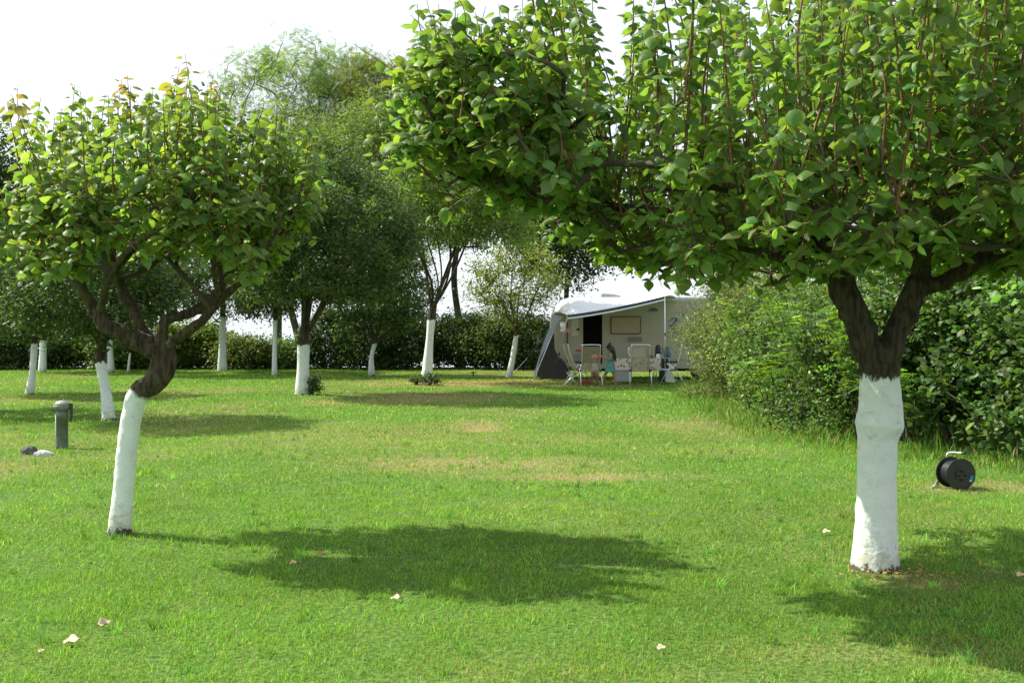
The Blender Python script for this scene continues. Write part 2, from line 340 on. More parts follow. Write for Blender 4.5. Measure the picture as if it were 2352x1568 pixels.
tag(link('grass', np_mesh('grass', np.concatenate(VV), [np.concatenate(Q), np.concatenate(T)], True, np.concatenate(C)), MAT_GRASS),
    'short mown lawn grass with sunlit green and dry tan patches', 'grass', kind='stuff')

def litter(rng, x, y, s, col):
    n = len(x); a = rng.uniform(0, 6.28, n); z = height(x, y)+.02; d = np.stack([np.cos(a), np.sin(a), rng.normal(0, .3, n)], 1); up = rng.normal(0, .5, (n, 3)); up[:, 2] += 1
    return leaf_mesh('leaf_litter', np.stack([x, y, z], 1), d, up, s*np.exp(rng.normal(0, .3, n)), colvar(rng, n, col, .3, .15), 'simple')
rl = np.random.default_rng(77); a_, b_ = at(1200, 878), at(2055, 1322)
lx = np.concatenate([rl.normal(a_.x-.6, 1.9, 900), rl.normal(b_.x, .22, 130), rl.uniform(-.5, .5, 260)*16]); ly = np.concatenate([rl.normal(a_.y-.4, .75, 900), rl.normal(b_.y, .09, 130), rl.uniform(4.5, 22, 260)])
tag(link('leaf_litter', litter(rl, lx, ly, np.concatenate([np.full(900, .055), np.full(130, .022), np.full(260, .022)]), (.42, .27, .12)), MAT_GRASS), 'scattered brown leaf litter before the awning and at tree feet', 'leaf litter', kind='stuff')

# lake beyond the far bushes
wm = NT('lake_water'); wm.b.inputs['Base Color'].default_value = (0.25, 0.32, 0.33, 1); wm.b.inputs['Roughness'].default_value = 0.12
no = wm.n('ShaderNodeTexNoise'); no.inputs['Scale'].default_value = 1.5; tc = wm.n('ShaderNodeTexCoord'); wm.l(tc, 'Object', no, 'Vector')
bp = wm.n('ShaderNodeBump'); bp.inputs['Strength'].default_value = .3; wm.l(no, 0, bp, 'Height'); wm.l(bp, 0, wm.b, 'Normal')
me = np_mesh('water', np.array([(-4000, 58, -2.3), (4000, 58, -2.3), (4000, 8000, -2.3), (-4000, 8000, -2.3)], float), [np.array([(0, 1, 2, 3)])])
tag(link('water', me, wm.m), kind='structure')

# taller weeds along the foot of the right hedge
rng = np.random.default_rng(21)
path = np.array([(5.2, 26.5), (4.5, 25.2), (4.0, 22), (3.7, 18.3), (3.85, 14.8), (4.8, 13.4), (5.3, 12.2), (6.2, 11.2)])
N = 15000; tt = rng.uniform(0, len(path)-1.001, N); ii = tt.astype(int); f = (tt-ii)[:, None]
pp = path[ii]*(1-f)+path[ii+1]*f+rng.normal(0, .3, (N, 2))+np.array([.15, .1]); hh = .05*np.exp(rng.normal(0, .6, N))*(1+1.3*(fbm(pp[:, 0]*1.5, pp[:, 1]*1.5) > .55))
c = colvar(rng, N, (0.12, 0.24, 0.03), .25, .15); dd = rng.random(N) < .12; c[dd] = colvar(rng, int(dd.sum()), (.4, .33, .17), .2, .1)
v, q, t, c = blades(rng, pp[:, 0], pp[:, 1], hh, .011+0*hh, c, .5)
tag(link('weeds', np_mesh('weeds', v, [q, t], True, c), MAT_GRASS), 'tall unmown grass and weeds along the foot of the right hedge', 'weeds', kind='stuff')

# ------------------------------------------------------------------ background trees and shrubs
def ellipsoid_pts(rng, n, c, r, shell=0.45, zlo=-1.0, boxy=False):
    out = []
    while len(out) < n:
        v = rng.normal(0, 1, 3); v /= np.linalg.norm(v); q = v*rng.uniform(shell**3, 1)**(1/3)
        if q[2] < zlo: continue
        if boxy and q[2] < 0: h_ = math.sqrt(max(.05, 1-min(.95, q[2]**2))); q = np.array([q[0]/h_**.8, q[1]/h_**.8, q[2]])
        out.append(np.array(c)+q*np.array(r))
    return np.array(out)
def scatter_leaves(rng, centers, per, sigma, size, col, kind, cvar=.2, flat=0.6, cluster_var=.18, ax=None, z0=None):
    n = len(centers)*per; idx = np.repeat(np.arange(len(centers)), per)
    pos = centers[idx]+rng.normal(0, 1, (n, 3))*np.array([sigma, sigma, sigma*flat])
    d = rng.normal(0, 1, (n, 3)); d[:, 2] = d[:, 2]*.5-.35
    up = rng.normal(0, .55, (n, 3)); up[:, 2] += 1
    sz = size*np.exp(rng.normal(0, .22, n)); cc = colvar(rng, n, col, cvar)
    cc *= np.exp(rng.normal(0, cluster_var, len(centers)))[idx][:, None]
    if z0 is not None: pos[:, 2] = np.maximum(pos[:, 2], z0+rng.uniform(.02, .2, n))
    return pos, d, up, sz, cc

def tree(name, label, group, trunk, trad, crown, rads, nclus, per, lsize, col, kind='simple', paint=None, seed=1, sigma=.16,
         bark=(0.06, 0.05, 0.036), rmax=None, shell=.35, zlo=-1, limbs=5, cat='tree', step=.3, foot=.03, extra=None, wob=.12, flat=.7):
    """trunk: list of world points; crown: centre; rads: ellipsoid radii; paint: height of the limewash"""
    rng = np.random.default_rng(seed); base = Vector(trunk[0]); base.z = float(height(base.x, base.y))-.01
    t = thing(name, base, label, cat, group); B = np.array(tuple(base))
    pts = catmull(trunk, 5); rr = np.interp(np.linspace(0, 1, len(pts)), np.linspace(0, 1, len(trad)), trad)
    rr = rr*(1+rng.normal(0, .035, len(rr)))
    sk = Skel(); end = sk.chain(pts, rr); sk.start = pts[-1]; sk.skip = max(0, len(pts)-2)
    A = ellipsoid_pts(rng, nclus, crown, rads, shell, zlo)
    A = np.array(crown)+(A-np.array(crown))*(.74+.62*fbm(A[:, 0]*2.2/rads[0]+seed, A[:, 1]*2/rads[0]+A[:, 2]*2.2/rads[2], 3))[:, None]
    if extra is not None: A = np.concatenate([A, np.array([tuple(e) for e in extra])])
    # a few scaffold limbs first
    ang = rng.uniform(0, 2*np.pi)+np.arange(limbs)*2.4
    sc = [np.array(crown)+np.array([math.cos(q)*rads[0]*.45, math.sin(q)*rads[1]*.45, rng.uniform(-.3, .35)*rads[2]]) for q in ang]
    for s_ in sc:
        L = np.linalg.norm(s_-pts[-1]); mid = pts[-1]*.55+s_*.45+rng.normal(0, .06*L, 3)+np.array([0, 0, -.04*L])
        cpts = catmull([pts[-1], mid, s_], max(3, int(L/step/2)))[1:]
        sk.chain(cpts, [None]*len(cpts), end)
    sk.grow(A, rng, step, wob)
    tb = sk.tubes(rtip=.006 if rads[0] < 3 else .012, rmax=rmax or trad[-1]*.95, seg=7)
    ph = paint if paint else -5
    m = barkmat(name+'_bark', (0, 0, ph-base.z if paint else -5), (0, 0, 1), .05, bark, foot, fine=.6)
    tb.obj('trunk', m, t, B)
    pos, d, up, sz, cc = scatter_leaves(rng, A, int(per*1.5), sigma*1.12, lsize*1.12, col, kind, flat=flat)
    link('crown', leaf_mesh('crown', pos-B, d, up, sz, cc, kind), MAT_BGLEAF, t)
    return t
def px_tree(name, label, base, top, tr, crown, cr, depth, nclus, per, ls, col, paint_y=None, mids=(), **kw):
    """places an orchard tree from its foot in the photo; crown given as seen at the same distance"""
    b = at(*base); Y = b.y; pts = [P(base[0], base[1], Y)]+[P(a, c, Y+dy) for a, c, dy in mids]+[P(top[0], top[1], Y)]
    c = P(crown[0], crown[1], Y); m = Y/F
    pz = P(0, paint_y, Y).z if paint_y else None
    return tree(name, label, kw.pop('group', 'whitewashed orchard trees'), pts, tr, tuple(c), (cr[0]*m, depth, cr[1]*m), nclus, per, ls, col, paint=pz, **kw)

DG = (0.058, 0.105, 0.026); MG = (0.10, 0.17, 0.035); LG = (0.13, 0.19, 0.035); YG = (0.17, 0.215, 0.04); GG = (0.17, 0.235, 0.085)
px_tree('fruit_tree', 'whitewashed slim tree left of the hydrant post, farther forward of the leftmost two', (68, 905), (80, 780), (.11, .075, .08), (60, 665), (150, 115), 1.5, 190, 60, .085, DG, 790, ((75, 850, 0),), seed=11)
px_tree('fruit_tree', 'whitewashed trunk far back at the left, just behind the leftmost tree', (97, 855), (100, 775), (.15, .12, .12), (120, 680), (120, 90), 1.5, 140, 50, .09, DG, 782, seed=12)
px_tree('fruit_tree', 'whitewashed tree leaning left with a bare dark fork, behind the bent foreground trunk', (250, 965), (235, 800), (.125, .085, .095, .07), (215, 650), (200, 130), 1.7, 200, 60, .08, DG, 832, ((243, 900, 0), (232, 835, 0)), seed=13)
px_tree('fruit_tree', 'whitewashed trunk with a small bulge just left of the dark elbow', (255, 855), (252, 765), (.14, .1, .12), (250, 680), (95, 80), 1.5, 70, 50, .09, DG, 772, seed=14)
px_tree('fruit_sapling', 'thin whitewashed sapling standing before the far bushes behind the bent trunk', (294, 855), (300, 800), (.05, .035), (305, 730), (50, 60), .8, 40, 40, .08, MG, 812, seed=15)
px_tree('fruit_tree', 'whitewashed tree whose upper trunk shows between the limbs of the bent foreground tree', (362, 862), (345, 745), (.12, .11, .09), (345, 615), (120, 95), 1.5, 130, 50, .09, DG, 752, seed=16)
px_tree('fruit_tree', 'thick straight whitewashed trunk alone in the gap right of the bent foreground tree', (510, 853), (512, 690), (.18, .13, .12, .10), (520, 625), (140, 110), 2.0, 200, 60, .1, DG, 728, seed=17, limbs=5)
px_tree('fruit_tree', 'tall very slim whitewashed trunk with a side stub, left of the big forked tree', (630, 863), (632, 715), (.1, .075, .07), (620, 640), (110, 90), 1.6, 150, 55, .095, DG, 735, seed=18)
px_tree('fruit_tree', 'big dark fruit tree forking low above a thick whitewashed trunk, suckers at its foot', (694, 908), (697, 780), (.2, .15, .145, .16), (745, 550), (205, 200), 2.2, 400, 75, .085, DG, 792, seed=19, limbs=6, rmax=.12, zlo=-.62)
px_tree('fruit_tree', 'small dark fruit tree with a short curved whitewashed trunk before the dark bushes', (853, 862), (862, 785), (.12, .075, .07), (870, 660), (125, 110), 1.5, 220, 60, .09, DG, 790, ((853, 820, 0),), seed=20)
px_tree('fruit_tree', 'vase shaped tree with bare spreading limbs and green suckers round its white foot', (979, 880), (992, 715), (.19, .14, .11, .13), (1020, 515), (190, 150), 2.3, 330, 62, .085, (0.12, .19, .04), 735, ((985, 800, 0),), seed=21, limbs=8, rmax=.085, shell=.5, zlo=-.3)
px_tree('fruit_tree', 'small yellowish fruit tree with a curved white trunk, beside the caravan awning', (1168, 868), (1188, 755), (.12, .09, .075), (1180, 655), (115, 95), 1.3, 190, 32, .08, YG, 770, ((1178, 820, 0),), seed=22, sigma=.2)
px_tree('fruit_tree', 'dark tree at the left edge of the frame, its trunk outside the picture', (-190, 945), (-180, 800), (.14, .1), (-160, 640), (200, 130), 1.6, 110, 60, .085, DG, 830, seed=23)

def far_tree(name, label, px, pyc, rpx, rpy, Y, nclus, per, ls, col, seed, kind='narrow', tr=.16, sigma=.3, basez=-.5, **kw):
    c = P(px, pyc, Y); m = Y/F; lean = kw.pop('lean', 0)
    b = Vector((c.x-lean, Y, basez)); zt = c.z-rpy*m*.75
    w1, w2 = (seed*37 % 17-8)/14, (seed*53 % 17-8)/12
    return tree(name, label, kw.pop('group', 'tall trees beyond the orchard'), [tuple(b), (c.x+w1*.5, Y, basez+(zt-basez)*.3), (c.x+w2, Y, basez+(zt-basez)*.65), (c.x-lean*.2, Y, zt)], (tr*1.3, tr, tr*.85, tr*.6), tuple(c), (rpx*m, rpx*m*.8, rpy*m), nclus, per, ls, col, seed=seed, kind=kind, sigma=sigma, step=.6, **kw)
RB = (0.17, 0.25, 0.085)
far_tree('locust_tree', 'tall airy pale green locust tree against the white sky, highest on the left', 640, 235, 125, 140, 50, 135, 24, .3, RB, 31, kind='pinnate', sigma=.36, shell=.7, limbs=6)
far_tree('locust_tree', 'tall airy locust tree right of the highest pale one', 775, 265, 95, 150, 52, 130, 26, .3, RB, 32, kind='pinnate', sigma=.36, shell=.7)
far_tree('locust_tree', 'brownish green locust tree behind the left tip of the near right crown', 890, 270, 110, 140, 49, 170, 28, .3, (0.16, 0.19, 0.055), 33, kind='pinnate', sigma=.36, shell=.6)
far_tree('willow_tree', 'silvery green narrow leaved tree filling the gap between the two near crowns', 700, 440, 135, 175, 44, 330, 60, .17, GG, 34, sigma=.33)
far_tree('willow_tree', 'grey green narrow leaved tree under the brownish locust', 880, 420, 130, 200, 43, 380, 70, .17, (0.15, 0.215, 0.07), 35, sigma=.33)
far_tree('willow_tree', 'bushy green tree behind the vase shaped fruit tree', 1060, 400, 140, 150, 45, 300, 70, .17, (0.13, 0.2, 0.055), 36, sigma=.35)
far_tree('broadleaf_tree', 'dark tree on two bare stems behind the caravan roof', 1310, 475, 170, 165, 43, 330, 60, .15, DG, 37, kind='simple', tr=.13, sigma=.3, basez=0)
far_tree('broadleaf_tree', 'dark tree whose low twigs hang over the right end of the caravan roof', 1650, 490, 130, 140, 38, 260, 70, .14, (0.045, 0.075, 0.02), 38, kind='simple', tr=.15, sigma=.28, basez=0)
far_tree('broadleaf_tree', 'dark far tree cut by the left edge of the frame', -40, 420, 90, 130, 44, 130, 60, .16, DG, 39, kind='simple', sigma=.33)
far_tree('broadleaf_tree', 'tall dark tree rising behind the hedge at the top right corner', 2330, 120, 230, 330, 19, 420, 75, .11, (0.055, 0.095, 0.025), 40, kind='simple', tr=.2, sigma=.26, basez=0, shell=.5, limbs=7)
far_tree('locust_tree', 'slender leafy tree behind the middle of the near right crown', 1960, 180, 120, 230, 24, 170, 60, .12, MG, 41, kind='simple', tr=.1, sigma=.26, basez=0)
# second bare stem behind the caravan roof
def shrub(name, label, c, r, nclus, per, ls, col, seed, kind='simple', sigma=.2, group='bushes along the far edge of the lawn', cat='bush', zlo=-.6, stems=5, z0=None, **kw):
    rng = np.random.default_rng(seed); g = float(height(c[0], c[1])); t = thing(name, (c[0], c[1], g), label, cat, group); B = np.array((c[0], c[1], g))
    C0 = np.array((c[0], c[1], g+r[2]*.9)); A = ellipsoid_pts(rng, nclus, C0, (r[0], r[1], r[2]*1.05), kw.get('shell', .5), -.95, True)
    A[:, 2] = np.maximum(A[:, 2], g+.12)
    # uneven outline
    q = fbm(A[:, 0]*1.1+seed, A[:, 1]*1.1+A[:, 2]*.9, 3)
    rgh = kw.get('rough', 0)
    if rgh:
        q2 = fbm(A[:, 0]*2.1+seed*3, A[:, 2]*2.1+A[:, 1]*1.3, 2); keep = q2 > .40; A = A[keep]; q = q[keep]
    A = C0+(A-C0)*(0.82+(.45+.7*rgh)*(q-.35-.08*rgh))[:, None]
    A[:, 2] = np.maximum(A[:, 2], g+.1)
    sk = Skel(); sk.chain([B, B+np.array([0, 0, .08])], [.05, .045]); sk.start = B+np.array([0, 0, .08]); sk.skip = 0
    sub = A[rng.permutation(len(A))[:max(30, int(len(A)*.5))]]
    sk.grow(sub, rng, .35, .1)
    sk.tubes(rtip=.006, rmax=.05, seg=5).obj('stems', MAT_DARKTWIG, t, B)
    pos, d, up, sz, cc = scatter_leaves(rng, A, per, sigma, ls, col, kind, flat=.8, z0=g, cluster_var=.32 if rgh else .18, cvar=.3 if rgh else .2)
    link('foliage', leaf_mesh('foliage', pos-B, d, up, sz, cc, kind), MAT_BGLEAF, t); return t
FAR = [  # px, top y, half width px, colour, where it stands
 (-20, 725, 90, DG, 'at the left edge behind the leftmost trunk'), (85, 720, 85, (0.05, .09, .02), 'behind the two leftmost white trunks'),
 (190, 725, 80, (0.1, .15, .025), 'between the leftmost trunks and the leaning white trunk'), (285, 735, 75, MG, 'behind the thin sapling'),
 (375, 742, 62, LG, 'behind the elbow of the bent trunk'), (455, 738, 68, LG, 'just left of the thick lone trunk'),
 (560, 768, 72, (0.11, .15, .03), 'between the thick lone trunk and the very slim one'), (650, 782, 62, MG, 'right behind the very slim white trunk'),
 (760, 705, 80, (0.05, .09, .02), 'right of the big forked tree'), (850, 690, 80, DG, 'behind the small dark fruit tree'),
 (935, 700, 75, DG, 'left of the vase shaped tree'), (1050, 705, 85, (0.06, .10, .022), 'right of the vase shaped tree'),
 (1140, 715, 75, (0.065, .11, .022), 'behind the yellowish fruit tree'), (1225, 725, 75, (0.07, .12, .028), 'left of the awning'), (1310, 770, 70, DG, 'behind the nose of the caravan')]
for n_, (px, ty, hw, col, where) in enumerate(FAR):
    Y = 39.2+(n_ % 3)*.5; c = P(px, 850, Y); h = P(px, ty, Y).z-0.02
    shrub('hedge_bush', f"{'low light green' if col in (LG, MG, (0.11, .15, .03)) else 'dense dark green'} bush {where}", (c.x, Y), (hw/F*Y*1.15, 1.3, h/1.95), 190, 55 if ty < 758 else 34, .13, col, 50+n_, sigma=.2, kind='simple')
# right hedge: a run of different shrubs
HG = 'shrubs of the tall hedge on the right'
def hs_(label, x, y, r, h, n, per, ls, col, seed, kind='simple', **kw):
    return shrub('hedge_shrub', label, (x, y), (r, r, h/1.95), n, per, ls, col, seed, kind=kind, group=HG, cat='shrub', rough=1, **kw)
hs_('greyish willowy shrub touching the right end of the caravan', 5.6, 22.2, 1.55, 3.2, 560, 75, .085, (0.13, 0.16, 0.06), 71, 'narrow', sigma=.16)
hs_('dull green bramble shrub at the bend of the hedge', 5.1, 18.6, 1.35, 2.75, 480, 60, .075, (0.105, 0.175, 0.04), 72, 'simple', sigma=.15)
hs_('dense bramble shrub left of the thick white trunk', 5.35, 15.8, 1.4, 2.6, 480, 50, .06, (0.075, 0.135, 0.035), 73, 'round', sigma=.15)
hs_('dark green shrub directly behind the thick white trunk', 6.1, 14.3, 1.4, 2.8, 430, 50, .08, (0.07, 0.13, 0.035), 74, 'round', sigma=.14)
hs_('hop covered shrub right of the thick white trunk', 6.7, 12.95, 1.4, 2.8, 420, 46, .092, (0.085, 0.155, 0.045), 75, 'round', sigma=.14)
hs_('hop covered shrub behind the cable reel at the right edge', 7.0, 11.9, 1.3, 2.7, 420, 46, .095, (0.09, 0.16, 0.045), 76, 'round', sigma=.13)
hs_('tall shrub of the back row behind the bend of the hedge', 7.4, 20.5, 1.7, 4.0, 350, 60, .085, (0.09, 0.14, 0.03), 77)
hs_('tall yellowish green shrub of the back row seen through the fork of the thick tree', 7.6, 16.8, 1.6, 4.3, 400, 55, .075, (0.14, 0.19, 0.03), 78)
hs_('tall dark shrub of the back row at the right edge', 8.9, 15.2, 1.7, 4.6, 400, 55, .08, (0.065, 0.11, 0.025), 79)
hs_('dense grey green shrub farthest left in the hedge, covering the caravan end', 5.28, 23.6, 1.3, 3.2, 460, 110, .085, (0.12, 0.16, 0.055), 70, 'narrow', sigma=.2)
hs_('tall shrub peeping over the hedge between the caravan and the hanging twig', 6.7, 24.5, 1.5, 3.7, 300, 60, .09, (0.10, 0.15, 0.04), 69)
# young locust shoots with bright feathered leaves growing through the hedge
def locust_shoot(label, x, y, h, seed, n=26, lean=(-.4, -.45)):
    rng = np.random.default_rng(seed); t = thing('locust_shoot', (x, y, 0), label, 'young tree', 'young locust shoots in the hedge'); B = np.array((x, y, 0.))
    tips = []; tb = Tubes(); pos = []; d = []
    for s_ in range(5):
        e = np.array([x+lean[0]*rng.uniform(.3, 1.6)+rng.normal(0, .25), y+lean[1]*rng.uniform(.3, 1.4), h*rng.uniform(.65, 1.05)])
        pts = catmull([B, (B+e)/2+np.array([.12, .12, .1]), e], 6); tb.add(pts, np.linspace(.014, .004, len(pts)), 5, False)
        for q in np.linspace(.35, 1, n):
            i_ = q*(len(pts)-1); a_ = int(min(i_, len(pts)-2)); pp_ = pts[a_]+(pts[a_+1]-pts[a_])*(i_-a_); an = rng.uniform(0, 2*np.pi)
            pos.append(pp_); d.append((math.cos(an), math.sin(an), rng.uniform(-.2, .5)))
    tb.obj('stems', MAT_DARKTWIG, t, B); pos = np.array(pos); d = np.array(d); N = len(pos)
    up = rng.normal(0, .25, (N, 3)); up[:, 2] += 1
    link('fronds', leaf_mesh('fronds', pos-B, d, up, rng.uniform(.2, .32, N), colvar(rng, N, (0.13, 0.245, 0.035), .2, .08), 'pinnate'), MAT_LEAF, t)
locust_shoot('bright feathery locust shoot at the middle of the hedge, left of the thick trunk', 4.95, 14.7, 2.1, 81)
locust_shoot('bright feathery locust shoot leaning from the top of the hedge near the hanging twig', 4.75, 16.8, 2.2, 82)
locust_shoot('short bright locust shoot low beside the thick white trunk', 5.3, 13.7, 1.35, 83, 20)
locust_shoot('locust shoot close to the caravan end of the hedge', 4.55, 19.6, 2.2, 84)
locust_shoot('bright locust frond cluster high in the hedge, seen left of the fork', 5.1, 15.1, 2.5, 85, 30)
locust_shoot('spreading locust shoot at mid height between the thick trunk and the caravan', 4.85, 15.8, 1.7, 86, 30, (-.5, -.5))
locust_shoot('locust shoot at the foot of the hedge near its bend', 4.35, 17.2, 1.2, 87, 22)
locust_shoot('tall locust shoot behind the fork of the thick tree', 6.0, 13.9, 2.9, 88, 30, (-.1, -.5))
# suckers at tree feet
def sucker(label, px, py, r, h, seed, col=MG):
    c = at(px, py); shrub('tree_sucker', label, (c.x, c.y), (r, r, h/1.95), 26, 26, .06, col, seed, group='leafy suckers at tree feet', cat='shrub', sigma=.07, kind='simple')
sucker('leafy suckers on the right of the big forked tree foot', 716, 908, .2, .42, 91, DG)
sucker('suckers left of the foot of the vase shaped tree', 957, 884, .22, .3, 92, (0.08, .12, .03)); sucker('suckers right of the foot of the vase shaped tree', 987, 886, .25, .34, 93, (0.06, .1, .025))

# ------------------------------------------------------------------ the two near apricot trees
def shoot_leaves(rng, pts, L, spacing, size, out, redtip=0.0, young=.14, start=.08):
    """alternate leaves on arching stalks along a shoot"""
    n = max(4, int(L*(1-start)/spacing)); a = rng.uniform(0, 6.28)
    for i in range(n):
        q = start+(1-start)*(i+rng.uniform(-.3, .3))/n; q = min(max(q, 0), .995); i_ = q*(len(pts)-1); j = int(min(i_, len(pts)-2))
        p = pts[j]+(pts[j+1]-pts[j])*(i_-j); a += 2.4+rng.normal(0, .25)
        s = size*(1 if q < 1-young else 1-.5*(q-1+young)/young)*math.exp(rng.normal(0, .13))
        el = rng.uniform(.15, .8); d0 = np.array([math.cos(a)*math.cos(el), math.sin(a)*math.cos(el), math.sin(el)])
        pl = s*rng.uniform(.35, .55); lp = p+d0*pl
        el2 = rng.normal(-.28, .4)+(.5 if q > .93 else 0); d = np.array([math.cos(a)*math.cos(el2), math.sin(a)*math.cos(el2), math.sin(el2)])
        out['pos'].append(lp); out['dir'].append(d); out['size'].append(s); out['pet'].append((p, lp)); out['red'].append(redtip*max(0, (q-.62)/.38) if redtip else 0)
def near_tree(name, label, base, trunk, limbs, bases, shoots, fills, col, seed, paint, lsize, voxel=.011, spur_up=.35, ring=None):
    """trunk and limbs: (points, radii); bases: start points of upright shoots; shoots: tip points, red flag; fills: centres of leafy spurs"""
    rng = np.random.default_rng(seed); t = thing(name, base, label, 'tree'); B = np.array(tuple(base))
    big = Tubes(); sk = Skel(); sk.start = np.array(tuple(trunk[0][-1])); first = True
    pts = catmull(trunk[0], 7); rr = np.interp(np.linspace(0, 1, len(pts)), np.linspace(0, 1, len(trunk[1])), trunk[1])
    big.add(pts, rr, 24); sk.skip = 0
    for lp, lr in limbs:
        q = catmull(lp, 6); r_ = np.interp(np.linspace(0, 1, len(q)), np.linspace(0, 1, len(lr)), lr)
        wob = rng.normal(0, 1, q.shape)*r_[:, None]*.10; wob[0] = 0; q = q+wob
        big.add(q, r_*(1+rng.normal(0, .06, len(q))), 16); m = r_ < .07
        if m.any():
            i0 = int(np.argmax(m)); sk.chain(q[i0:], list(r_[i0:]))
    if ring is not None:
        a = np.linspace(0, 2*np.pi, 33); rc = np.array(tuple(ring)); big.add([rc+np.array([.129*math.cos(g), .129*math.sin(g), -.03*math.cos(g)+.008*math.sin(3*g)]) for g in a], .022+.006*np.sin(a*4), 10)
    tr = big.obj('trunk', paint, t, B)
    rm = tr.modifiers.new('remesh', 'REMESH'); rm.mode = 'VOXEL'; rm.voxel_size = voxel; rm.use_smooth_shade = True
    sm = tr.modifiers.new('smooth', 'SMOOTH'); sm.iterations = 5; sm.factor = .6
    tx = bpy.data.textures.new(name+'_lumps', 'CLOUDS'); tx.noise_scale = .075; tx.noise_depth = 3
    dm = tr.modifiers.new('lumps', 'DISPLACE'); dm.texture = tx; dm.strength = .012; dm.mid_level = .5; dm.texture_coords = 'LOCAL'
    # thinner wood growing to the shoot bases and spurs
    nb = len(bases); A = np.array([tuple(b) for b in list(bases)+list(fills)])
    sk.skip = 0; n0 = len(sk.p); sk.grow(A, rng, .12, .12, bias=.5)
    kids = {}
    cnt = np.ones(len(sk.p))
    for i in range(len(sk.p)-1, -1, -1):
        if sk.par[i] >= 0: cnt[sk.par[i]] += cnt[i]
    thin = Tubes()
    for i in range(n0, len(sk.p)):
        pass
    # draw grown chains
    kid = [[] for _ in sk.p]
    for i in range(n0, len(sk.p)):
        kid[sk.par[i]].append(i)
    starts = [i for i in range(n0, len(sk.p)) if sk.par[i] < n0]; stack = list(starts); rad = lambda i: min(.022, .0042*cnt[i]**.42)
    while stack:
        i = stack.pop(); ch = [i]; j = i
        while kid[j]:
            c = max(kid[j], key=lambda q: cnt[q]); stack += [q for q in kid[j] if q != c]; ch.append(c); j = c
        pp_ = [sk.p[sk.par[i]]]+[sk.p[q] for q in ch]; rr_ = [min(.02, rad(i)*1.1)]+[rad(q) for q in ch]
        thin.add(pp_, rr_, 6, False)
    thin.obj('branches', MAT_DARKTWIG, t, B)
    out = {'pos': [], 'dir': [], 'size': [], 'pet': [], 'red': []}; st = Tubes()
    for b, (tip, red) in zip(bases, shoots):
        b = np.array(tuple(b)); tip = np.array(tuple(tip)); L = np.linalg.norm(tip-b); bend = rng.normal(0, .04*L, 3)
        pts = catmull([b, b*.65+tip*.35+bend+np.array([0, 0, .02]), b*.3+tip*.7+bend*.8, tip], 5)
        st.add(pts, np.linspace(.0062+.0022*L, .0018, len(pts)), 6, False)
        shoot_leaves(rng, pts, L, .030, lsize, out, red)
    for f in fills:
        f = np.array(tuple(f))
        for s_ in range(2):
            e = f+np.array([rng.normal(0, .13), rng.normal(0, .13), rng.normal(spur_up*.3, .12)]); pts = catmull([f, (f+e)/2+rng.normal(0, .012, 3), e], 3)
            st.add(pts, np.linspace(.0035, .0016, len(pts)), 5, False); shoot_leaves(rng, pts, .2, .04, lsize*1.02, out, 0, start=0)
    st.obj('shoots', MAT_TWIG, t, B)
    N = len(out['pos']); pos = np.array(out['pos']); d = np.array(out['dir']); up = np.cross(np.cross(d, np.array([0, 0, 1.])), d)+rng.normal(0, .28, (N, 3))
    c = colvar(rng, N, col, .24, .08); red = np.array(out['red'])[:, None]; fr = np.clip(red*rng.uniform(.2, 1.3, (N, 1)), 0, .9)
    c = c*(1-fr)+np.array([[.27, .13, .07]])*fr
    
    fo = link('leaves', leaf_mesh('leaves', pos-B, d, up, np.array(out['size']), c, 'apricot'), MAT_LEAF, t)
    pt = Tubes()
    V = []; T = []                       # stalks: thin three sided slivers in one go
    a = np.array([p for p, _ in out['pet']]); b = np.array([q for _, q in out['pet']]); mid = (a+b)/2+np.array([0, 0, .006]); w = .0011
    o1 = np.array([w, 0, 0]); o2 = np.array([-w/2, w*.87, 0]); o3 = np.array([-w/2, -w*.87, 0])
    V = np.stack([a+o1, a+o2, a+o3, mid+o1, mid+o2, mid+o3, b+o1, b+o2, b+o3], 1); n = np.arange(N)*9; Q = []
    for s_ in (0, 3):
        for i_ in range(3): Q.append(np.stack([n+s_+i_, n+s_+(i_+1) % 3, n+s_+3+(i_+1) % 3, n+s_+3+i_], 1))
    link('leaf_stalks', np_mesh('leaf_stalks', V.reshape(-1, 3)-B, [np.concatenate(Q)], True), MAT_TWIG, t)
    print(name, 'leaves', N); return t

AP = (0.118, 0.205, 0.048)
def gap(rng, x, y, s): return fbm(np.array([x*1.9+s]), np.array([y*1.9+s]), 2)[0] < .37
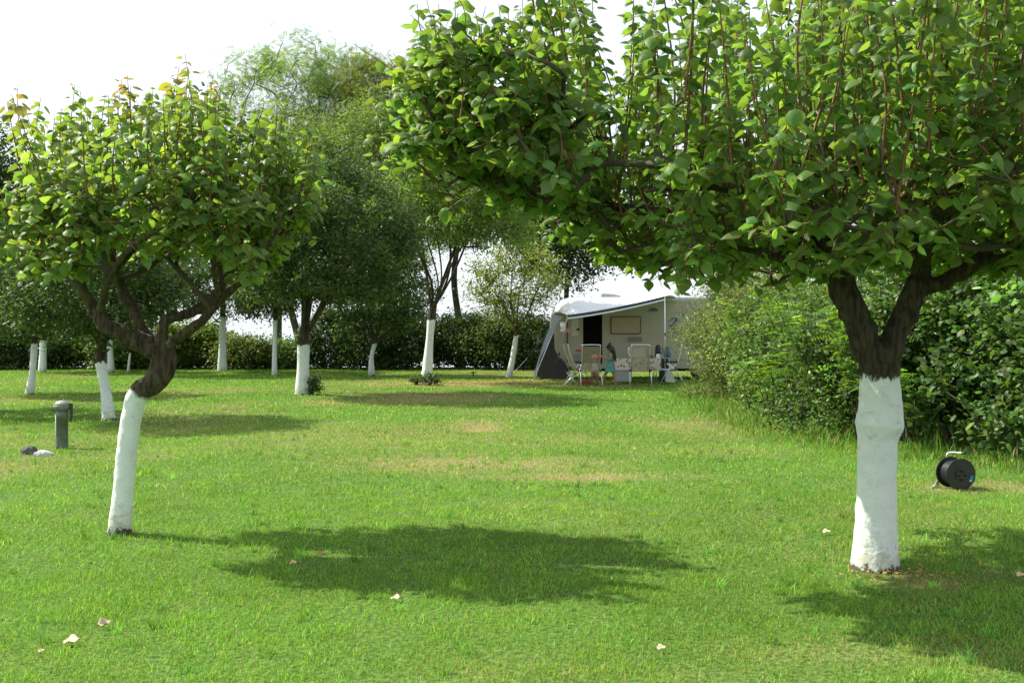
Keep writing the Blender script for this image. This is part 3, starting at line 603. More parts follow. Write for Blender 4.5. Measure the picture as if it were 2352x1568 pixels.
# ---- right tree
Y0 = 6.8; rb = at(2010, 1305); rb.z = float(height(rb.x, rb.y))
q = lambda x, y, dy=0: P(x, y, Y0+dy)
trunk = ([q(2008, 1318), q(2010, 1285), q(2012, 1200), q(2014, 1090), q(2016, 1010), q(2020, 975), q(2022, 935), q(2021, 870), q(2022, 830)],
         [.175, .155, .133, .126, .128, .158, .14, .128, .13])
limbs = [
 ([q(2012, 850), q(1985, 770), q(1950, 690), q(1922, 620), q(1890, 560)], [.105, .102, .095, .088, .068]),
 ([q(2030, 840), q(2062, 760), q(2092, 690), q(2112, 640), q(2118, 570, .1), q(2090, 470, .2), q(2050, 400, .3)], [.082, .08, .077, .07, .05, .033, .02]),
 ([q(2105, 665), q(2165, 648, -.05), q(2240, 605, -.1), q(2330, 520, -.1), q(2450, 440, 0), q(2600, 380, 0)], [.06, .055, .052, .045, .035, .02]),
 ([q(1890, 570), q(1800, 545), q(1650, 505, .1), q(1450, 480, .1), q(1280, 462, 0), q(1150, 440, -.1), q(1040, 400, -.2), q(960, 350, -.2)], [.07, .055, .045, .036, .028, .02, .012, .007]),
 ([q(1900, 590), q(1880, 510, -.2), q(1780, 450, -.7), q(1640, 430, -1.1), q(1480, 440, -1.4)], [.07, .05, .04, .028, .012]),
 ([q(1905, 590), q(1900, 520, .4), q(1820, 470, .9), q(1700, 440, 1.3), q(1560, 440, 1.6)], [.07, .05, .038, .026, .012]),
 ([q(1925, 620), q(1870, 620, -.15), q(1780, 590, -.5), q(1650, 560, -.8), q(1560, 545, -1.0)], [.05, .035, .025, .018, .01]),
 ([q(1895, 560), q(1930, 470, .1), q(1945, 380, .2), q(1940, 300, .1)], [.07, .045, .03, .015]),
 ([q(2112, 620), q(2150, 500, -.6), q(2200, 430, -1.2), q(2260, 400, -1.6)], [.055, .042, .03, .014]),
 ([q(2112, 610), q(2180, 500, .7), q(2280, 430, 1.2), q(2380, 400, 1.6)], [.055, .042, .03, .014]),
 ([q(2250, 600, -.1), q(2350, 590, -.5), q(2450, 560, -.9)], [.04, .03, .014]),
]
rng = np.random.default_rng(5)
lo = np.array([(-.98, 2.85), (-.72, 2.78), (-.45, 2.62), (-.1, 2.46), (.3, 2.33), (.55, 2.2), (.8, 2.08), (1.1, 1.96), (1.5, 1.92), (2.0, 1.96), (2.35, 2.12), (2.7, 2.05), (3.1, 1.98), (3.5, 1.95), (4.2, 2.1), (4.9, 2.5)])
hi = np.array([(-.98, 3.0), (-.72, 3.4), (-.5, 3.62), (-.2, 3.7), (.2, 3.85), (.6, 4.05), (1.2, 4.15), (2.4, 4.3), (3.4, 4.25), (4.9, 3.6)])
cx, cyy = 2.0, 6.85
bases = []; shoots = []; fills = []
while len(bases) < 400:
    X = rng.uniform(-.58, 4.85); hd = 1.75*math.sqrt(max(0, 1-((X-cx)/2.9)**2))*np.interp(X, [-1, .2, 1.3], [.5, .5, 1]); cyy = np.interp(X, [-1, .1, 1.5], [6.35, 6.35, 6.85]); Y = cyy+rng.uniform(-1, 1)*hd
    edge = abs(Y-cyy)/(hd+1e-6)
    if gap(rng, X, Y, 3): continue
    zl = np.interp(X, *lo.T)+(vnoise(X*2.4, Y*2.4)-.5)*.3; zh = np.interp(X, *hi.T)-.55*edge**3
    if rng.random() < np.interp(X, [-1, .5], [.3, 0]): continue
    zb = zl+rng.uniform(.12, .5)+(.35 if rng.random() < .25 else 0); L = (zh-zb)*(rng.uniform(.84, 1.06) if rng.random() < .42 else rng.uniform(.4, .78))
    if L < .3: continue
    sx = (X-cx)/3*.14+rng.normal(0, .1); sy = (Y-cyy)/2*.16+rng.normal(0, .1)
    bases.append((X, Y, zb)); shoots.append(((X+sx*L*1.1, Y+sy*L*1.1, zb+L), 0))
while len(fills) < 950:
    X = rng.uniform(-.62, 4.85); hd = 1.95*math.sqrt(max(0, 1-((X-cx)/3.0)**2))*np.interp(X, [-1, .2, 1.3], [.5, .5, 1]); cyy = np.interp(X, [-1, .1, 1.5], [6.35, 6.35, 6.85]); Y = cyy+rng.uniform(-1, 1)*hd
    if gap(rng, X, Y, 3): continue
    zl = np.interp(X, *lo.T)+(vnoise(X*2.4, Y*2.4)-.5)*.3; fills.append((X, Y, zl+.04+.62*rng.random()**1.5))
# a low twig hanging in front of the caravan end, and long side twigs at the left tip
for a_, b_ in (((1560, 560, -1.45), (1592, 662, -1.5)), ((1600, 570, -1.4), (1550, 652, -1.45)), ((1585, 560, -1.42), (1575, 668, -1.47)), ((1590, 570, -1.5), (1612, 640, -1.5))):
    bases.append(q(*a_)); shoots.append((q(*b_), 0))
for a_, b_ in (((1010, 400, 0), (862, 262, -.1)), ((1000, 420, 0), (885, 330, 0)), ((980, 330, .1), (905, 150, .1)), ((1020, 380, -.2), (940, 180, -.2)), ((1050, 400, -.2), (968, 62, -.2)), ((1120, 410, -.1), (1078, 40, -.1)), ((1200, 430, .1), (1195, 20, .1)), ((1150, 430, .2), (1125, 60, .2)), ((1270, 440, 0), (1262, 0, 0)), ((1010, 420, .2), (835, 300, .1)), ((1000, 380, .1), (850, 215, 0)), ((1020, 430, -.1), (872, 372, -.2)), ((1040, 450, .1), (930, 430, 0)), ((1060, 460, .3), (985, 500, .3)), ((990, 350, 0), (915, 130, 0)), ((1010, 340, .3), (955, 110, .3)), ((1090, 400, .4), (1040, 70, .4))):
    bases.append(q(*a_)); shoots.append((q(*b_), 0))
pm = barkmat('whitewashed_right', tuple(q(2020, 868)-rb), (0.0, 0, 1), .05, (0.05, 0.04, 0.028), .03)
near_tree('apricot_tree', 'large near apricot tree on the right with a thick limewashed trunk forking in a V', rb, trunk, limbs, bases, shoots, fills, AP, 5, pm, .077, ring=q(2018, 978))

# ---- left tree
Y0 = 7.95; lb = at(275, 1225); lb.z = float(height(lb.x, lb.y))
trunk = ([q(273, 1236), q(276, 1205), q(283, 1130), q(293, 1020), q(306, 940), q(320, 900), q(352, 880, .02), q(372, 850, .03), q(376, 820, .03), q(364, 790, .02)],
         [.095, .088, .078, .077, .078, .082, .088, .1, .098, .09])
limbs = [
 ([q(362, 810), q(330, 790), q(285, 770, -.05), q(240, 745, -.1), q(215, 705, -.1), q(185, 655, -.15), q(175, 590, -.15), q(170, 520, -.2)], [.075, .075, .068, .06, .048, .04, .028, .016]),
 ([q(352, 800), q(325, 760, .1), q(310, 720, .15), q(285, 670, .2), q(263, 620, .2), q(258, 560, .2), q(250, 490, .25)], [.06, .055, .048, .042, .036, .026, .015]),
 ([q(372, 800), q(374, 760), q(385, 733), q(430, 722, .05), q(470, 700, .1), q(505, 665, .1), q(545, 590, .1), q(570, 520, .1)], [.05, .042, .04, .038, .04, .038, .03, .015]),
 ([q(378, 800), q(420, 768, -.1), q(470, 730, -.15), q(505, 690, -.15), q(560, 640, -.2), q(620, 560, -.3), q(660, 470, -.35)], [.045, .038, .036, .034, .026, .018, .01]),
 ([q(263, 620, .2), q(320, 560, .6), q(380, 500, .9), q(430, 450, 1.0)], [.03, .024, .018, .01]),
 ([q(215, 705, -.1), q(160, 640, .3), q(90, 570, .5), q(40, 520, .5)], [.034, .026, .018, .009]),
 ([q(230, 720, -.1), q(250, 640, -.6), q(300, 570, -.9), q(380, 520, -1.0)], [.034, .026, .018, .009]),
 ([q(255, 575, .2), q(200, 560, .1), q(150, 555, 0), q(90, 540, -.2)], [.022, .02, .016, .009]),
 ([q(540, 600, .1), q(500, 540, .5), q(470, 480, .8)], [.026, .018, .009]),
 ([q(505, 690, -.15), q(490, 620, -.6), q(500, 540, -.8), q(480, 470, -.9)], [.026, .02, .015, .009]),
]
rng = np.random.default_rng(6); bases = []; shoots = []; fills = []
TALL = [(40, 200, 1), (15, 230, .6), (172, 195, .1), (292, 172, .7), (262, 215, .4), (350, 200, 0), (398, 235, .5), (425, 122, 1), (490, 170, 1), (545, 290, 0), (608, 235, .1), (640, 300, 0), (690, 330, .1), (725, 350, 0), (25, 215, .8), (55, 240, .8), (185, 210, .2), (280, 180, .7), (300, 200, .5), (345, 215, .1), (412, 150, .9), (432, 170, .7), (400, 200, .3), (482, 190, .8), (500, 210, .5), (560, 260, .1), (595, 250, 0), (100, 280, .7), (225, 260, .2), (455, 260, .3), (320, 280, 0), (130, 320, .3)]
for x, y, r_ in TALL:
    dy = rng.uniform(-.7, .7); bx = x+(370-x)*.18+rng.normal(0, 12); bases.append(q(bx, 500+rng.normal(0, 30), dy)); shoots.append((q(x, y, dy), r_))
lo = np.array([(-25, 600), (60, 640), (130, 640), (200, 590), (270, 570), (330, 600), (400, 590), (470, 575), (530, 645), (600, 640), (660, 560), (720, 520)], float)
hi = np.array([(-40, 250), (100, 265), (300, 225), (450, 205), (600, 260), (700, 320), (770, 400)], float)
while len(bases) < 160:
    x = rng.uniform(-30, 715); hd = 1.0*math.sqrt(max(0, 1-((x-350)/430)**2)); dy = rng.uniform(-1, 1)*hd
    if gap(rng, x/296, dy, 9): continue
    y0 = np.interp(x, *lo.T)-rng.uniform(40, 170); y1 = np.interp(x, *hi.T)+(rng.uniform(-45, 40) if rng.random() < .36 else rng.uniform(90, 250))+60*(abs(dy)/1.0)**2
    if y0-y1 < 90: continue
    bases.append(q(x, y0, dy)); shoots.append((q(x+(x-350)*.09+rng.normal(0, 18), y1, dy*1.12), .4 if rng.random() < .12 else 0))
while len(fills) < 340:
    x = rng.uniform(-30, 715); hd = 1.05*math.sqrt(max(0, 1-((x-350)/430)**2)); dy = rng.uniform(-1, 1)*hd
    if gap(rng, x/296, dy, 9): continue
    fills.append(q(x, np.interp(x, *lo.T)-4-180*rng.random()**1.3, dy))
n_ = (P(345, 830, Y0)-P(300, 945, Y0)).normalized(); n_ = Vector((.55, 0, .84))
pm = barkmat('whitewashed_left', tuple(q(322, 905)-lb), tuple(n_), .022, (0.07, 0.055, 0.036), .035)
near_tree('apricot_tree', 'near apricot tree on the left with a leaning limewashed trunk and a dark elbow bend', lb, trunk, limbs, bases, shoots, fills, (0.135, 0.22, 0.05), 6, pm, .077, voxel=.009)

# ------------------------------------------------------------------ caravan and camping things
def bm_obj(name, bm, mat, parent=None, loc=(0, 0, 0), smooth=False, bevel=0.0):
    if bevel: bmesh.ops.bevel(bm, geom=[e for e in bm.edges if len(e.link_faces) == 2 and e.calc_face_angle(0) > .6], offset=bevel, segments=2, affect='EDGES')
    bmesh.ops.recalc_face_normals(bm, faces=bm.faces)
    for v in bm.verts: v.co -= Vector(tuple(loc))
    me = bpy.data.meshes.new(name); bm.to_mesh(me); bm.free()
    for p in me.polygons: p.use_smooth = smooth
    return link(name, me, mat, parent)
def box(bm, c, s, rot=None):
    m = Matrix.Translation(Vector(c)) @ (rot.to_4x4() if rot else Matrix.Identity(4)) @ Matrix.Diagonal((*s, 1))
    bmesh.ops.create_cube(bm, size=1, matrix=m); return bm
def prism(bm, outline, y0, y1):            # outline of (x, z) pushed from y0 to y1
    a = [bm.verts.new((x, y0, z)) for x, z in outline]; b = [bm.verts.new((x, y1, z)) for x, z in outline]
    bm.faces.new(a); bm.faces.new(b[::-1]); n = len(a)
    for i in range(n): bm.faces.new((a[i], b[i], b[(i+1) % n], a[(i+1) % n]))
    return bm
def rrect(cx, cz, w, h, r, n=4):
    out = []
    for sx, sz, a0 in ((1, 1, 0), (-1, 1, 90), (-1, -1, 180), (1, -1, 270)):
        for k_ in range(n+1):
            a = math.radians(a0+90*k_/n); out.append((cx+sx*(w/2-r)+r*math.cos(a), cz+sz*(h/2-r)+r*math.sin(a)))
    return out
def lathe(prof, c, seg=24, tb=None):       # (radius, z) profile about a vertical axis
    tb = tb or Tubes(); V = []; a = np.arange(seg)/seg*2*np.pi
    tb.add([(c[0], c[1], c[2]+z+i*1e-6) for i, (r, z) in enumerate(prof)], [r for r, z in prof], seg); return tb
MW = M('white_canvas', (0.80, 0.81, 0.82), .75, var=.03, scale=2)
MCAR = M('cream_caravan_panel', (0.43, 0.385, 0.295), .45, var=.05, scale=3)
MROOF = M('white_roof', (0.78, 0.78, 0.77), .5, var=.04, scale=2)
MGREY = M('grey_tent_cloth', (0.33, 0.36, 0.43), .8, var=.08, bump=.2, bscale=8)
MSHADE = M('tent_cloth_painted_shade', (0.045, 0.042, 0.04), .9, var=.15, bump=.2, bscale=8)  # tent cloth standing in shade, the shade put into the colour
MBLK = M('black_plastic', (0.012, 0.012, 0.014), .45, var=.2)
MALU = M('aluminium_tube', (0.72, 0.73, 0.74), .32, .85, var=.05)
MGLASS = M('brown_tinted_window', (0.20, 0.13, 0.08), .35, 0, .5, var=.15, scale=8)
MRUB = M('rubber_trim', (0.12, 0.085, 0.06), .6, var=.1)
MINT = M('painted_interior_shade', (0.03, 0.022, 0.02), .8, var=.2)  # doorway cavity, its shade put into a near-black colour
MNAVY = M('navy_edging', (0.035, 0.05, 0.085), .7, var=.1)
YC = 31.0
Z = lambda zy: EYE-(zy-631)/409.; Xc = lambda zx: (1179.6+.1852*zx-1176)/75.8
cv = thing('caravan', (4.1, 32, 0), 'cream caravan with an open dark doorway and a white sun canopy along its side', 'caravan'); CB = (4.1, 32, 0)
prof = [(1.95, 2.47), (1.68, 2.44), (1.46, 2.33), (1.31, 2.14), (1.24, 1.9), (1.22, 1.45), (1.24, 1.1), (1.32, .82), (1.46, .58), (1.64, .42), (1.9, .36), (6.6, .36), (7.05, .45), (7.25, .75), (7.3, 1.3), (7.2, 2.0), (7.0, 2.35), (6.7, 2.47)]
bm = prism(bmesh.new(), prof, YC, YC+2.25); body = bm_obj('body', bm, MCAR, cv, CB, bevel=.035)
cut = bm_obj('cut', box(bmesh.new(), ((Xc(862)+Xc(1100))/2, YC+.4, (.52+2.12)/2), (Xc(1100)-Xc(862), 1.6, 1.6)), MINT, None, CB); cut.parent = cv
bo = body.modifiers.new('door_hole', 'BOOLEAN'); bo.object = cut; bo.operation = 'DIFFERENCE'; bo.solver = 'EXACT'
bpy.context.view_layer.update(); dg = bpy.context.evaluated_depsgraph_get(); nm = bpy.data.meshes.new_from_object(body.evaluated_get(dg))
body.modifiers.clear(); body.data = nm; bpy.data.objects.remove(cut)
for s in nm.polygons:                      # the faces of the cut take the painted interior shade
    pass
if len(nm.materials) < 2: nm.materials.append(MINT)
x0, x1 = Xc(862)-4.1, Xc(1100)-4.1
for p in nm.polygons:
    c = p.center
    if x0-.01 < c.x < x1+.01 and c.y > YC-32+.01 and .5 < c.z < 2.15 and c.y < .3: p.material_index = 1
bm_obj('roof', prism(bmesh.new(), [(1.72, 2.475), (6.85, 2.475), (6.75, 2.52), (1.85, 2.52)], YC+.06, YC+2.2), MROOF, cv, CB, bevel=.01)
sk_ = bm_obj('roof_vent', prism(bmesh.new(), [(Xc(1105), 2.515), (Xc(1365), 2.515), (Xc(1350), 2.57), (Xc(1270), 2.62), (Xc(1130), 2.645), (Xc(1108), 2.60)], YC+.5, YC+1.1), M('smoky_vent_lid', (.33, .35, .37), .3), cv, CB, bevel=.012)
w = bm_obj('window', prism(bmesh.new(), rrect((Xc(1200)+Xc(1580))/2, (Z(490)+Z(715))/2, Xc(1580)-Xc(1200), Z(490)-Z(715), .06), YC-.03, YC+.01), MRUB, cv, CB)
bm_obj('pane', prism(bmesh.new(), rrect((Xc(1200)+Xc(1580))/2, (Z(490)+Z(715))/2, Xc(1580)-Xc(1200)-.07, Z(490)-Z(715)-.07, .04), YC-.036, YC-.02), M('drawn_curtain_behind_glass', (.42, .31, .20), .35, var=.12, scale=20), w)
w.children[0].data.transform(Matrix.Translation(-Vector(CB)))
gr = bmesh.new(); box(gr, ((Xc(1420)+Xc(1590))/2, YC-.012, (Z(745)+Z(805))/2), (Xc(1590)-Xc(1420), .03, .15))
for k_ in range(4): box(gr, ((Xc(1420)+Xc(1590))/2, YC-.032, Z(755)-k_*.032), (.38, .012, .012))
bm_obj('fridge_vent', gr, M('grey_vent_plastic', (.26, .25, .20), .6), cv, CB)
bm_obj('awning_lamp', prism(bmesh.new(), [(Xc(1685), Z(425)), (Xc(1790), Z(425)), (Xc(1775), Z(400)), (Xc(1745), Z(385)), (Xc(1712), Z(392)), (Xc(1692), Z(408))], YC-.06, YC), M('dark_lamp_housing', (.10, .09, .08), .5), cv, CB)
# painted marks on the panel: a leaping swoosh, a warm smear and dark streaks
def mark(name, pts, mat, d=.004): bm_obj(name, prism(bmesh.new(), [(Xc(a), Z(b)) for a, b in pts], YC-d, YC-.0005), mat, cv, CB)
mark('blue_swoosh_emblem', [(1915, 568), (1935, 535), (1965, 512), (2000, 502), (2030, 512), (2034, 540), (2020, 560), (1990, 582), (1962, 612), (1948, 622), (1925, 612), (1905, 622), (1935, 600), (1958, 598), (1990, 560), (2004, 540), (1990, 528), (1955, 545)], M('blue_decal', (.03, .10, .17), .4))
mark('orange_emblem', [(1960, 612), (2000, 590), (2045, 585), (2060, 600), (2010, 625), (1970, 632)], M('ochre_decal', (.5, .33, .12), .5))
mark('short_dark_stripe', [(1935, 640), (1990, 642), (2015, 655), (1990, 652), (1940, 648)], MBLK)
mark('long_dark_stripe', [(1862, 694), (1940, 688), (2055, 684), (2055, 694), (1950, 698)], MBLK)
mark('thin_grey_stripe', [(1750, 752), (2090, 744), (2090, 748), (1750, 756)], M('grey_decal', (.25, .27, .26), .5))
# opened door resting against the side, with pockets
dr_ = bm_obj('door', prism(bmesh.new(), rrect((Xc(655)+Xc(858))/2, (Z(478)+Z(1108))/2, Xc(858)-Xc(655), Z(478)-Z(1108), .07), YC-.06, YC-.01), MCAR, cv, CB, bevel=.008)
dr2 = bm_obj('door_pane', prism(bmesh.new(), rrect((Xc(705)+Xc(812))/2, (Z(520)+Z(740))/2, .22, .5, .04), YC-.068, YC-.055), M('pale_blind', (.62, .58, .49), .6), dr_); dr2.data.transform(Matrix.Translation(-Vector(CB)))
for nm_, a_, b_, c_, d_, m_ in (('door_handle', 780, 815, 640, 668, MBLK), ('door_pocket', 745, 830, 960, 1040, M('pocket_grey', (.28, .3, .3), .8)), ('red_cloth', 770, 835, 905, 925, M('red_cloth', (.55, .06, .05), .8)), ('door_rim', 655, 672, 560, 1060, MRUB)):
    o_ = bm_obj(nm_, box(bmesh.new(), ((Xc(a_)+Xc(b_))/2, YC-.075, (Z(c_)+Z(d_))/2), (Xc(b_)-Xc(a_), .03, Z(c_)-Z(d_))), m_, dr_, bevel=.004); o_.data.transform(Matrix.Translation(-Vector(CB)))
for z_ in (.62, 2.36): bm_obj('trim_strip', box(bmesh.new(), ((2.78+6.95)/2, YC-.004, z_), (6.95-2.78, .014, .022)), M('trim_%d' % int(z_*10), (.34, .33, .3), .4, .3), cv, CB)
bm_obj('awning_rail', box(bmesh.new(), (4.3, YC+.02, 2.455), (5.0, .05, .03)), MALU, cv, CB)
# wheel, skirt, step legs
wh = Tubes(); wh.add([(5.75, YC+.05, .33), (5.75, YC+.27, .33)], [.33, .33], 28); wl = wh.obj('wheel', MBLK, cv, CB)
rm_ = Tubes(); rm_.add([(5.75, YC+.03, .33), (5.75, YC+.06, .33)], [.19, .19], 20); rm_.obj('rim', M('grey_rim', (.4, .4, .4), .4, .5), wl, CB)
for xx in (1.75, 6.6): Tubes().add([(xx, YC+.3, .37), (xx, YC+.3, 0)], [.03, .03], 8).obj('corner_steady', MALU, cv, CB)
bm_obj('chassis', box(bmesh.new(), (4.2, YC+1.1, .31), (4.6, 1.4, .09)), MBLK, cv, CB)

# canopy: warped sheet from the roof rail out to two poles of unequal height
cn = thing('sun_canopy', (3, 30, 0), 'white sun canopy with navy edging stretched from the caravan roof to slanting poles', 'awning'); NB = (3, 30, 0)
YF = 28.8; zl = 1.6+28/2350*YF; zr = 1.6+71/2350*YF; xl = (1304-1176)/2350*YF; xr = (1527-1176)/2350*YF
nu, nv = 16, 10; V = []
for j in range(nv+1):
    for i_ in range(nu+1):
        u_, v_ = i_/nu, j/nv
        a = Vector((*[float(np.interp(u_, (0, .05, .1, .17, .25, 1), q_)) for q_ in ((1.25, 1.3, 1.42, 1.62, 1.9, 5.0), (YC+.02, YC+.04, YC+.06, YC+.1, YC+.12, YC+.12), (2.04, 2.2, 2.36, 2.48, 2.51, 2.51))],)); a = Vector((a.x, a.y, a.z)); b = Vector((xl+(xr-xl)*u_, YF, zl+(zr-zl)*u_**1.1))
        p = a.lerp(b, v_); p.z += .045*math.sin(math.pi*v_)-.03*math.sin(math.pi*u_)*v_; V.append(tuple(p-Vector(NB)))
Fq = [(j*(nu+1)+i_, j*(nu+1)+i_+1, (j+1)*(nu+1)+i_+1, (j+1)*(nu+1)+i_) for j in range(nv) for i_ in range(nu)]
o_ = link('canvas', np_mesh('canvas', np.array(V), [np.array(Fq)], True), MW, cn); o_.modifiers.new('t', 'SOLIDIFY').thickness = .006
V = []; 
for i_ in range(nu+1):
    u_ = i_/nu; p = Vector((xl+(xr-xl)*u_, YF-.01, zl+(zr-zl)*u_**1.1-.03*math.sin(math.pi*u_)))-Vector(NB); V += [tuple(p+Vector((0, 0, .012))), tuple(p-Vector((0, 0, .085)))]
o_ = link('valance', np_mesh('valance', np.array(V), [np.array([(2*i_, 2*i_+1, 2*i_+3, 2*i_+2) for i_ in range(nu)])]), MNAVY, cn); o_.modifiers.new('t', 'SOLIDIFY').thickness = .008
V = [(v[0], v[1]-.003, v[2]-.075 if n_ % 2 == 0 else v[2]-.022) for n_, v in enumerate(V)]
o_ = link('valance_piping', np_mesh('valance_piping', np.array(V), [np.array([(2*i_, 2*i_+1, 2*i_+3, 2*i_+2) for i_ in range(nu)])]), MW, cn); o_.modifiers.new('t', 'SOLIDIFY').thickness = .006
def pole(pts, r, name='pole', m=MALU, par=cn, b=NB, seg=10): return Tubes().add(pts, r, seg).obj(name, m, par, b)
gl = at(1179.6+.1852*490, 635.2+.1852*1287)
pl_ = pole([(xl, YF, zl), (gl.x, gl.y, 0)], .014)
pole([((xl*.45+gl.x*.55), (YF*.45+gl.y*.55)-.001, zl*.45), ((xl*.43+gl.x*.57), (YF*.43+gl.y*.57), zl*.41)], .022, 'clamp', MBLK, pl_)
pole([(xr, YF, zr), (xr+.01, YF, 0)], .014)
pole([(xr+.008, YF, 1.45), (xr+.008, YF, 1.36)], .022, 'clamp', MBLK)
for nm_, a_, b_ in (('guy_strap', (480, 640), (175, 1005)),):
    pole([P(1179.6+.1852*a_[0], 635.2+.1852*a_[1], 30), P(1179.6+.1852*b_[0], 635.2+.1852*b_[1], 29.7)], .028, 'guy_strap', MBLK)
pole([P(1179.6+.1852*175, 635.2+.1852*1005, 29.7), P(1179.6+.1852*30, 635.2+.1852*1165, 29.6)], .012, 'guy_spring', M('dull_spring', (.2, .2, .2), .5))
pole([P(1179.6+.1852*40, 635.2+.1852*1150, 29.6), P(1179.6-.1852*10, 635.2+.1852*1215, 29.6)], .018, 'ground_peg', M('yellow_peg', (.65, .5, .15), .5))
# side flap of grey cloth and an inner wall with shade painted into its colour
def sheet_poly(name, pts, Yd, mat, par, b, th=.01):
    bm = bmesh.new(); prism(bm, [((1179.6+.1852*a-1176)/2350*Yd, EYE-(635.2+.1852*c-752)/2350*Yd) for a, c in pts], Yd, Yd+th); return bm_obj(name, bm, mat, par, b)
fl = thing('tent_side_wall', (1.2, 30, 0), 'grey edged tent wall with shade painted into its cloth, slanting down beside the caravan nose', 'tent wall'); FB = (1.2, 30, 0)
sheet_poly('grey_flap', [(468, 468), (612, 500), (560, 560), (522, 612), (498, 690), (470, 745), (390, 900), (332, 1010), (300, 1130), (280, 1240), (262, 1278), (240, 1272), (262, 1180), (320, 985), (372, 820), (400, 740), (440, 655), (490, 560)], 29.6, MGREY, fl, FB)
sheet_poly('painted_shade_wall', [(502, 695), (510, 900), (560, 990), (640, 1060), (690, 1180), (702, 1262), (560, 1270), (440, 1262), (330, 1275), (318, 1240), (285, 1250), (300, 1140), (340, 1010), (400, 895), (470, 755)], 30.4, MSHADE, fl, FB)
pole([P(1179.6+.1852*470, 635.2+.1852*735, 29.55), P(1179.6+.1852*250, 635.2+.1852*1278, 29.55)], .012, 'edge_pole', MW, fl, FB)
# small things hung on the pole by the door
for k_, (a_, c_, w_, h_, col_, lb_) in enumerate((( 610, 620, .13, .26, (.75, .7, .68), 'pale cloth hung beside the left canopy pole'), (668, 665, .11, .12, (.5, .2, .22), 'small dusky red cloth hung next to the pale cloth'))):
    bm = bmesh.new(); c0 = P(1179.6+.1852*a_, 635.2+.1852*c_, 28.75)
    bmesh.ops.create_grid(bm, x_segments=6, y_segments=8, size=.5, matrix=Matrix.Translation(c0) @ Matrix.Rotation(math.pi/2, 4, 'X') @ Matrix.Diagonal((w_, h_, 1, 1)))
    for v in bm.verts: v.co.y += .02*math.sin(v.co.x*70)+.01*math.sin(v.co.z*30); v.co.x += .015*math.sin(v.co.z*25+k_)
    b_ = (c0.x, c0.y, c0.z-h_/2); o_ = bm_obj('hanging_cloth', bm, M('cloth_%d' % k_, col_, .85, bump=.2), None, b_); o_.location = b_; o_.modifiers.new('t', 'SOLIDIFY').thickness = .008
    tag(o_, lb_, 'cloth')

# folding camp chairs
MMESH = M('beige_mesh_fabric', (0.40, 0.33, 0.21), .8, var=.12, scale=30, alpha=.66)
def camp_chair(x, y, rz, label, recl=.10):
    t = thing('camp_chair', (x, y, 0), label, 'chair', 'high backed aluminium camp chairs round the table', rz)
    w_ = .245; top = 1.13
    def ob(nm_, pts, r, m=MALU, par=t): return Tubes().add(pts, r, 8).obj(nm_, m, par)
    fr = [(-w_, -.02, .44), (-w_, -.03-recl*.8, .85), (-w_, -.05-recl, top-.04), (-w_+.04, -.05-recl, top), (w_-.04, -.05-recl, top), (w_, -.05-recl, top-.04), (w_, -.03-recl*.8, .85), (w_, -.02, .44)]
    ob('back_frame', catmull(fr, 3), .0135)
    bm = bmesh.new(); n = 9; vs = []
    for i_ in range(n+1):
        z = .40+.69*i_/n; yb = np.interp(z, [.40, .85, 1.1], [-.02, -.03-recl*.8, -.05-recl])
        vs.append([bm.verts.new((sx*(w_-.01), yb+(.012 if sx else -.012), z)) for sx in (-1, -.5, 0, .5, 1)])
    for i_ in range(n):
        for j in range(4): bm.faces.new((vs[i_][j], vs[i_][j+1], vs[i_+1][j+1], vs[i_+1][j]))
    o_ = bm_obj('backrest', bm, MMESH, t, smooth=True)
    bm = bmesh.new(); vs = []
    for i_ in range(6): vs.append([bm.verts.new((sx*(w_-.01), .44*i_/5, .43-.02*math.sin(math.pi*i_/5)-(.015 if abs(sx) < 1 else 0))) for sx in (-1, 0, 1)])
    for i_ in range(5):
        for j in range(2): bm.faces.new((vs[i_][j], vs[i_][j+1], vs[i_+1][j+1], vs[i_+1][j]))
    bm_obj('seat', bm, MMESH, t, smooth=True)
    ob('seat_frame', [(-w_, 0, .43), (-w_, .45, .43), (w_, .45, .43), (w_, 0, .43), (-w_, 0, .43)], .012)
    for s_ in (-1, 1):
        ob('leg', [(s_*(w_+.035), .24, .60), (s_*(w_+.035), .0, .43), (s_*(w_+.05), -.26, 0)], .0135)
        ob('leg', [(s_*(w_+.02), -.02, .58), (s_*(w_+.02), .18, .43), (s_*(w_+.02), .46, 0)], .0135)
        bm = box(bmesh.new(), (s_*(w_+.04), .14, .635), (.05, .42, .028)); bm_obj('armrest', bm, MBLK, t, bevel=.01)
        bm = box(bmesh.new(), (s_*(w_+.03), .0, .43), (.035, .06, .08)); bm_obj('hinge', bm, MBLK, t, bevel=.008)
    return t
def zp(zx, zy, Y): return P(1179.6+.1852*zx, 635.2+.1852*zy, Y)
c = zp(955, 0, 27.65); camp_chair(c.x, c.y, .08, 'camp chair with its back to us, directly left of the girl')
c = zp(1572, 0, 27.75); camp_chair(c.x, c.y, -.05, 'camp chair with its back to us at the right half of the table')
c = zp(765, 0, 28.35); camp_chair(c.x, c.y, math.radians(-78), 'camp chair seen from the side at the left end, beside the slanting pole', .22)
c = zp(2010, 0, 28.6); camp_chair(c.x, c.y, math.radians(80), 'camp chair seen from the side at the right end, next to the hedge', .12)
# low stool left of the side-on chair
t = thing('footstool', zp(760, 1250, 27.9)*1, 'low folding aluminium footstool left of the chair beside the girl', 'stool'); t.location.z = 0
for s_ in (-.13, .13):
    Tubes().add([(-.32, s_, 0), (.02, s_, .36)], .014, 8).obj('leg', MALU, t); Tubes().add([(.12, s_, 0), (-.2, s_, .34)], .014, 8).obj('leg', MALU, t)
bm_obj('seat', box(bmesh.new(), (-.08, 0, .37), (.32, .34, .02)), MMESH, t, bevel=.006)

